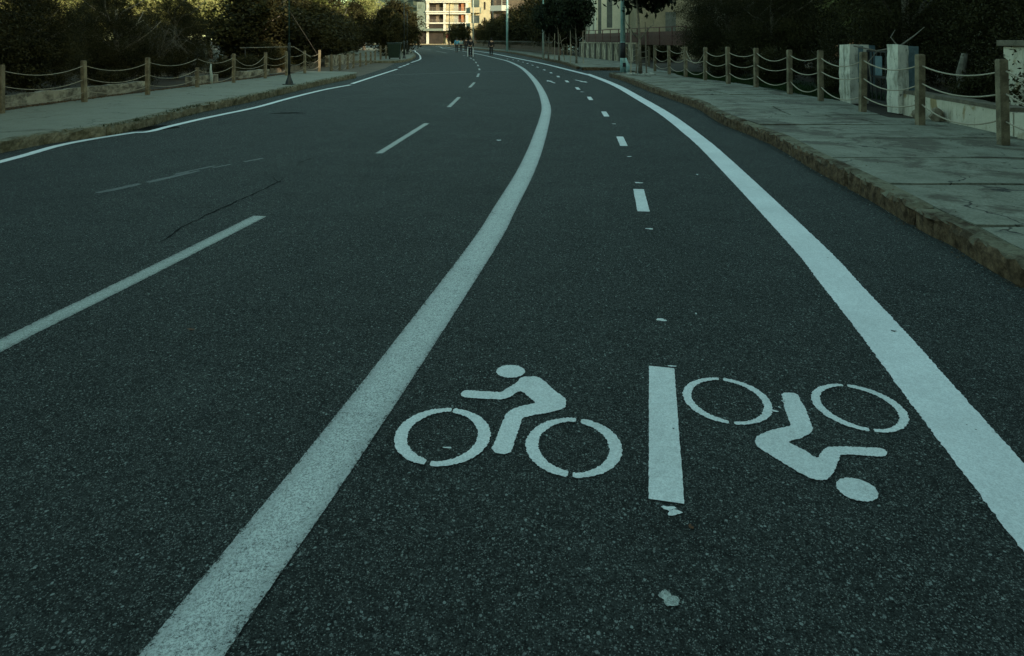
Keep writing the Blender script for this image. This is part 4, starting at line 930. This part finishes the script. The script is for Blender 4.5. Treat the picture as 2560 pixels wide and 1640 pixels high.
# ------------------------------------------------------------ apartment blocks at the end of the street
def bx(name, mat, par, *a): return MB().box(*a).build(name, mat, par)
ZB = 200.0
t = empty('apartment_block', (-26.1, ZB, 0), 0, 'sunlit white-framed apartment block with deep balconies at the end of the street', 'building')
W_ = 13.4; FL = [6.75 + 3.5 * k for k in range(5)]; TOP = FL[-1] + 3.5
bx('rear_wall', M['cream_far'], t, -3.2, W_, 1.6, 14, 0, TOP)
for x in (-.1, 5.1, 11.9): bx('column', M['white_render'], t, x, x + .75, -.05, 1.59, 0 if x != 5.1 else 4.9, TOP - .1)
for z in FL + [TOP]:
    bx('floor_slab', M['white_render'], t, -.35, W_ + .3, -.45, 1.59, z - .42, z)
    if z != FL[0]: bx('balcony_beam', M['white_render'], t, -.2, W_ + .15, -.32, -.12, z - .98, z - .56)
for z in FL:
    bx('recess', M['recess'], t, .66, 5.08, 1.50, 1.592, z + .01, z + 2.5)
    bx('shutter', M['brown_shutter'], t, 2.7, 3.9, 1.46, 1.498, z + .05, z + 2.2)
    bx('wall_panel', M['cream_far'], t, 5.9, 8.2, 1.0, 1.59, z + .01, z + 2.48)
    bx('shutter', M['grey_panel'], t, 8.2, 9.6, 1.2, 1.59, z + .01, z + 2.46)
    bx('door', M['maroon'], t, 9.6, 10.5, 1.25, 1.59, z + .01, z + 2.45)
    bx('wall_panel', M['orange'], t, 10.5, 11.85, .6, 1.59, z + .01, z + 2.44)
    for x0, x1 in ((.66, 5.09), (5.86, 11.88)):
        b = MB()
        for zz in (.35, .62, .95): b.box(x0, x1, -.40, -.36, z + zz, z + zz + .05)
        k = x0
        while k < x1: b.box(k, k + .04, -.355, -.325, z + .01, z + .95); k += 1.1
        b.build('railing', M['rail_metal'], t)
# left wing, its shade put into the grey-green colour
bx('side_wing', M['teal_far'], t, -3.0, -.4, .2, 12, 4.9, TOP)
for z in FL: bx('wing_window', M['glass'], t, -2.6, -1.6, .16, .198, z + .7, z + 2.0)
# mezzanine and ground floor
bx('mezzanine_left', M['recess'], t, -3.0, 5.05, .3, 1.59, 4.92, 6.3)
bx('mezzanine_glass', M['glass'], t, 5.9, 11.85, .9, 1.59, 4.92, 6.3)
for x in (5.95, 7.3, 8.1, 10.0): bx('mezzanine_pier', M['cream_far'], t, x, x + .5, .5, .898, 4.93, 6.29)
bx('canopy', M['teal_far'], t, -3.5, 5.2, -1.6, 1.59, 4.15, 4.85); bx('canopy', M['white_render'], t, 5.22, 12.2, -1.6, 1.59, 4.15, 4.85)  # left canopy half coloured grey-green for the tree shade on it
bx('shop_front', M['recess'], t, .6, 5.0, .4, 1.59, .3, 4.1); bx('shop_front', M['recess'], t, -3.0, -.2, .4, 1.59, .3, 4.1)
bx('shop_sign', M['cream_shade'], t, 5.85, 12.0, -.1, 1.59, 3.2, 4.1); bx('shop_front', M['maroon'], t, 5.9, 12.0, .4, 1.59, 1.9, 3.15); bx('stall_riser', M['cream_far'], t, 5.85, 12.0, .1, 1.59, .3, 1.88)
bx('roof', M['coping'], t, -3.5, W_+.5, -.6, 14.3, TOP+.002, TOP+.3)
t = empty('apartment_block', (-48, 215, 0), 0, 'pale shaded block partly hidden by trees, left of the white-framed apartments', 'building')
bx('wall', M['teal_far'], t, 0, 18, 0, 12, 0, 22); bx('roof', M['coping'], t, -.3, 18.3, -.3, 12.3, 22.002, 22.3)
for k in range(5):
    for x in (9, 12.5, 15.5): bx('window', M['glass'], t, x, x + 1.3, -.04, .0, 2 + k*3.6, 3.7 + k*3.6)
    bx('balcony', M['grey_panel'], t, 8.5, 17.5, -1.0, -.045, 1.2 + k*3.6, 1.9 + k*3.6)
fpv = MB(); fpv.prism([(-60, 195.5), (-8, 195.5), (-8, 202), (-60, 202)], 0, .2); tag(fpv.build('pavement', M['cream_shade']), kind='structure')
# block B: cream with angular balconies
t = empty('apartment_block', (-10.5, 150, 0), 0, 'cream block with angular balconies, sides coloured as if in shade, right of the white-framed one', 'building')
bx('wall', M['cream_far'], t, 1.0, 5.6, .8, 12, 3.6, 19); bx('base', M['recess'], t, 1.3, 12, 1.2, 12, 0, 3.58)
for z in (4.0, 7.6, 11.2, 14.8):
    b = MB(); P0 = [(-.1, 1.2), (.9, -.9), (3.2, -.9), (3.4, .78), (1.0, .78)]; b.prism(P0, z, z + 1.25); o = b.build('balcony', M['teal_far'], t)  # grey-green balcony bodies paint in their shaded sides
    bx('balcony_front', M['cream_far'], t, .95, 3.15, -.95, -.902, z+.01, z + 1.24)
    bx('window', M['glass'], t, 1.2, 3.0, .74, .798, z + 1.3, z + 3.1); bx('window', M['recess'], t, 4.0, 4.4, .76, .798, z+.8, z + 2.6)
bx('recess', M['recess'], t, 5.62, 8.2, 2.0, 12, 3.6, 19); bx('fin', M['white_render'], t, 6.35, 6.6, .4, 1.99, 3.6, 19); 
for z in (4.4, 8.4, 12.4): bx('balcony', M['recess'], t, 5.7, 8.2, .5, 1.99, z + 3.1, z + 4.0)
bx('roof', M['coping'], t, -.3, 12.2, .5, 12.3, 19.01, 19.3)
# block C: brown recess building with bright balcony
M['brown_far'] = two('brown render', (.06, .045, .032), (.09, .07, .05), 1.2, .85)
t = empty('apartment_block', (-1.5, 118, 0), R(3), 'brownish block with a white balcony corner beside the turquoise-grey pole', 'building')
bx('wall', M['brown_far'], t, -1.8, 7, 1.5, 12, 0, 15)
for z in (2.2, 5.6, 9.0):
    b = MB(); b.prism([(-2.4, 1.48), (-.4, -.2), (1.0, -.2), (1.0, 1.48)], z + 1.1, z + 2.1)
    b.build('balcony', M['white_render'], t)
    b = MB()
    for zz in (2.4, 2.7, 3.0): b.tube([(-2.35, 1.4, z + zz), (-.4, -.15, z + zz), (.95, -.15, z + zz)], .03, 5)
    b.build('railing', M['rail_metal'], t); bx('window', M['recess'], t, -1.2, .9, 1.44, 1.498, z + 2.2, z + 4.1); bx('frame', M['grey_panel'], t, -.35, -.2, 1.40, 1.438, z+2.2, z+4.1)
bx('roof', M['coping'], t, -2.2, 7.3, 1.2, 12.3, 15.01, 15.3)
t = empty('awning', (2.6, 112, 3.0), 0, 'small pale awning half hidden by the far right trees', 'awning'); MB().prism([(-.9, 0), (.9, 0), (.9, 1), (-.9, 1)], 0, .5).build('canopy', M['grey_panel'], t)

# unseen blocks added right and behind, sized to shade the street
def block(x0, x1, y0, y1, h, label, skew=(0, 0)):
    t = empty('apartment_block', (x0, y0, 0), 0, label, 'building'); d = y1 - y0; wd = x1 - x0
    sk0, sk1 = -wd * 1.02 * skew[0], -wd * 1.02 * skew[1]
    MB().prism([(0, 0), (wd, sk0), (wd, d + sk1), (0, d)], 0, h).build('wall', M['cream_shade'], t)
    MB().prism([(.02, .01), (wd - .02, sk0 + .01), (wd - .02, d + sk1 - .01), (.02, d - .01)], h + .002, h + .12).build('roof', M['coping'], t)
    n = max(1, int(d // 4))
    for f in range(max(1, int(h // 3.3))):
        for k in range(n):
            y = (k + .5) * d / n; b = MB(); b.box(-.06, .01, y - .7, y + .7, f*3.3 + 1, f*3.3 + 2.4); fr = b.build('window', M['white_render'], t)
            bx('pane', M['glass'], fr, -.075, -.062, y - .6, y + .6, f*3.3 + 1.1, f*3.3 + 2.3)
    return t
block(-34, 20, -52, -26, 19, 'long unseen ochre block added behind the camera to darken the street')
block(24, 38, -70, -5.8, 17.5, 'tall unseen ochre block added for shade, right and behind the camera', (0, 1))
block(24, 38, -4.75, 1.5, 16.0, 'narrow unseen ochre block added for shade', (1, 1))
block(24, 38, -5.78, -4.77, 11.5, 'low unseen infill added between two shade blocks to let a sunbeam through', (1, 1))  # gap and infill shaped so sun reaches a left fence post
block(24, 38, 1.52, 23.9, 16.4, 'lower unseen ochre block added for shade', (1, 0))
block(26, 40, 24, 46, 14, 'ochre block added for shade, hidden behind the trees right of the fence')
block(20, 34, 60, 82, 12, 'ochre block added for shade, hidden behind the green house')

# ------------------------------------------------------------ parked car, far left
t = empty('parked_car', (-31.5, 190, 0), R(0), 'dark car parked in front of the shaded shop', 'car')
carp = two('dark car paint', (.02, .02, .025), (.03, .03, .035), 2, .3, spec=.6)
prof = [(-2.1,.35),(-2.1,.75),(-1.9,.9),(-1.2,.98),(-.7,1.4),(.7,1.42),(1.3,1.0),(2.0,.85),(2.15,.6),(2.1,.35)]
b = MB(); n = len(prof)
for y in (-.85, .85): b.v += [(x, y * (.85 if z > 1.1 else 1), z) for x, z in prof]
b.f = [tuple(range(n))[::-1], tuple(range(n, 2*n))] + [(i, (i+1) % n, n+(i+1) % n, n+i) for i in range(n)]; b.f = [f if len(f) > 4 else f for f in b.f]; b.build('body', carp, t, bevel=.05)
bx('side_window', M['glass'], t, -.75, .85, -.86, -.80, 1.0, 1.3)
for x in (-1.3, 1.35):
    for y in (-.86, .74): wh = MB().tube([(x, y, .33), (x, y+.12, .33)], .33, 16).build('wheel', M['rubber'], t); MB().tube([(x, y-.01, .33), (x, y+.13, .33)], .18, 12).build('rim', M['rail_metal'], wh)
for y in (-.6, .6): bx('headlight', M['white_render'], t, 2.08, 2.16, y-.15, y+.15, .62, .74)

# ------------------------------------------------------------ people
def skin_mesh(name, verts, edges, mat, parent, sub=1):
    me = bpy.data.meshes.new(name); me.from_pydata([v[:3] for v in verts], edges, []); o = bpy.data.objects.new(name, me); C.objects.link(o)
    m = o.modifiers.new('skin', 'SKIN'); m.use_smooth_shade = True
    for i, v in enumerate(verts):
        sv_ = me.skin_vertices[0].data[i]; r = v[3]; sv_.radius = (r, r) if not hasattr(r, '__len__') else r
    me.skin_vertices[0].data[0].use_root = True
    s = o.modifiers.new('sub', 'SUBSURF'); s.levels = sub; s.render_levels = sub
    dg = bpy.context.evaluated_depsgraph_get(); ev = o.evaluated_get(dg); nm = bpy.data.meshes.new_from_object(ev); nm.name = name
    o.modifiers.clear(); o.data = nm; nm.materials.clear(); nm.materials.append(mat); nm.shade_smooth(); o.parent = parent
    return o
skinm = two('skin', (.30, .17, .11), (.34, .20, .13), 5, .6)
def person(loc, rz, hgt, label, top, trousers, hair, stride=.18, arm=.1, coat=0, skirt=False, hold=False):
    s = hgt / 1.72; t = empty('person', loc, rz, label, 'person', 'people walking up the street'); t.scale = (s, s, s)
    m = lambda n, c: two(n, c, tuple(min(1, k*1.3) for k in c), 4, .85, local=True)
    V = [(0, 0, .95, .13), (0, 0, 1.12, (.145, .10)), (0, .01, 1.32, (.17, .11)), (0, 0, 1.44, .07), (0, .0, 1.50, .05), (0, -.01, 1.58, (.075, .085)), (0, 0, 1.66, (.07, .08)), (0, .01, 1.71, .045)]
    E = [(0, 1), (1, 2), (2, 3), (3, 4), (4, 5), (5, 6), (6, 7)]
    legs = []; arms = []
    for sd in (-1, 1):
        ph = sd * stride; b = len(V)
        V += [(sd*.09, 0, .86, .085), (sd*.10, -ph*.5, .48, .058), (sd*.10, ph*.15 - ph, .10, .04), (sd*.10, -ph - .10, .035, .035)]; E += [(0, b), (b, b+1), (b+1, b+2), (b+2, b+3)]; legs.append(b)
        b = len(V); ay = arm * sd
        V += [(sd*.19, 0, 1.38, .055), (sd*.25, ay*.4 + .02, 1.10, .042), (sd*.25, ay - .06, .86, .030), (sd*.25, ay - .08, .80, (.030, .018))]; E += [(2, b), (b, b+1), (b+1, b+2), (b+2, b+3)]; arms.append(b)
        for k in range(4):
            V += [(sd*.25 + (k-1.5)*.004, ay - .10 + (k - 1.5)*.018, .755, .009), (sd*.245, ay - .105 + (k-1.5)*.017, .715 + abs(k-1.5)*.006, .007)]; E += [(b+3, len(V)-2), (len(V)-2, len(V)-1)]
        V += [(sd*.24, ay - .125, .80, .010), (sd*.235, ay - .135, .765, .008)]; E += [(b+3, len(V)-2), (len(V)-2, len(V)-1)]
    skin_mesh('body', V, E, skinm, t)
    JV = [(0, 0, .84 - coat, (.165, .13)), (0, 0, 1.12, (.165, .125)), (0, .01, 1.33, (.19, .135)), (0, 0, 1.44, .085)]; JE = [(0, 1), (1, 2), (2, 3)]
    for sd, b in zip((-1, 1), arms): n = len(JV); JV += [V[b][:3] + (.075,), V[b+1][:3] + (.060,), V[b+2][:3] + (.045,)]; JE += [(2, n), (n, n+1), (n+1, n+2)]
    skin_mesh('jacket', JV, JE, m('jacket', top), t)
    TV = [(0, 0, 1.0, (.15, .12))]; TE = []
    for sd, b in zip((-1, 1), legs): n = len(TV); TV += [V[b][:3] + (.105,), V[b+1][:3] + (.075,), V[b+2][:3] + (.058,)]; TE += [(0, n), (n, n+1), (n+1, n+2)]
    skin_mesh('trousers', TV, TE, m('trousers', trousers), t)
    for sd, b in zip((-1, 1), legs): x, y, z, _ = V[b+2]; MB().box(x-.045, x+.045, y-.19, y+.06, .0, .085).build('shoe', M['rubber'], t, bevel=.02)
    skin_mesh('hair', [(0, .035, 1.47, (.085, .07)), (0, .035, 1.57, (.115, .105)), (0, .02, 1.67, (.115, .115)), (0, .01, 1.735, .09)], [(0, 1), (1, 2), (2, 3)], m('hair', hair), t)
    b = MB(); b.tube([(0, -.10, 1.60), (0, -.125, 1.575), (0, -.10, 1.565)], [.008, .014, .008], 5); b.build('nose', skinm, t)
    return t
p = G(1176, 141.5); person(p, math.pi, 1.75, 'person in a black hooded jacket walking away, nearest of the group, between two white rods', (.012,.012,.013), (.012,.012,.014), (.03,.025,.02), .10, .03)
t = empty('walking_frame', p + Vector((0, .05, 0)), 0, 'thin white walking frame around the legs of the nearest walker', 'walking frame')
wf = two('white tube', (.6, .62, .6), (.68, .7, .68), 3, .4)
for x in (-.235, .235):
    for y in (-.16, .22): MB().tube([(x, y, 0), (x, y*.8, .80)], .016, 8).build('leg', wf, t)
    MB().tube([(x, -.13, .80), (x, .17, .80)], .016, 8).build('side_rail', wf, t)
MB().tube([(-.235, -.13, .80), (.235, -.13, .80)], .014, 8).build('cross_rail', wf, t)
person(G(1228, 140.5), math.pi, 1.66, 'person all in black walking alone near the right edge line', (.010,.009,.008), (.010,.010,.010), (.012,.01,.008), .12, .08)
person(G(1142, 131), math.pi, 1.72, 'person in a bright blue jacket walking away', (.07,.24,.34), (.015,.018,.02), (.04,.03,.02), .14, .08)
person(G(1152.5, 127.8), math.pi, 1.62, 'person in a pale grey-green top beside the blue jacket', (.24,.32,.30), (.02,.02,.022), (.02,.015,.01), .1, .08)
person(G(1164.5, 128), math.pi, 1.74, 'person in a dark brown coat between the pale top and the walking frame', (.03,.022,.016), (.018,.018,.02), (.02,.015,.01), .08, .05, coat=.15)
person(G(1121.5, 113.8), math.pi, 1.80, 'small distant person in dark clothes, left one of the pair on the far kerb', (.03,.03,.035), (.02,.02,.022), (.02,.015,.01))
person(G(1128.5, 113.5), 0, 1.78, 'small distant person in dark red-brown, right one of the pair on the far kerb', (.07,.03,.025), (.02,.02,.022), (.02,.015,.01))
# litter
t = MB(); t.prism([(0,0),(.10,.02),(.09,.07),(.02,.06)], 0, .006); o = t.build('paper_scrap', M['white_render']); o.location = G(190, 347, .006); tag(o, 'white scrap of paper lying by the left kerb', 'litter')
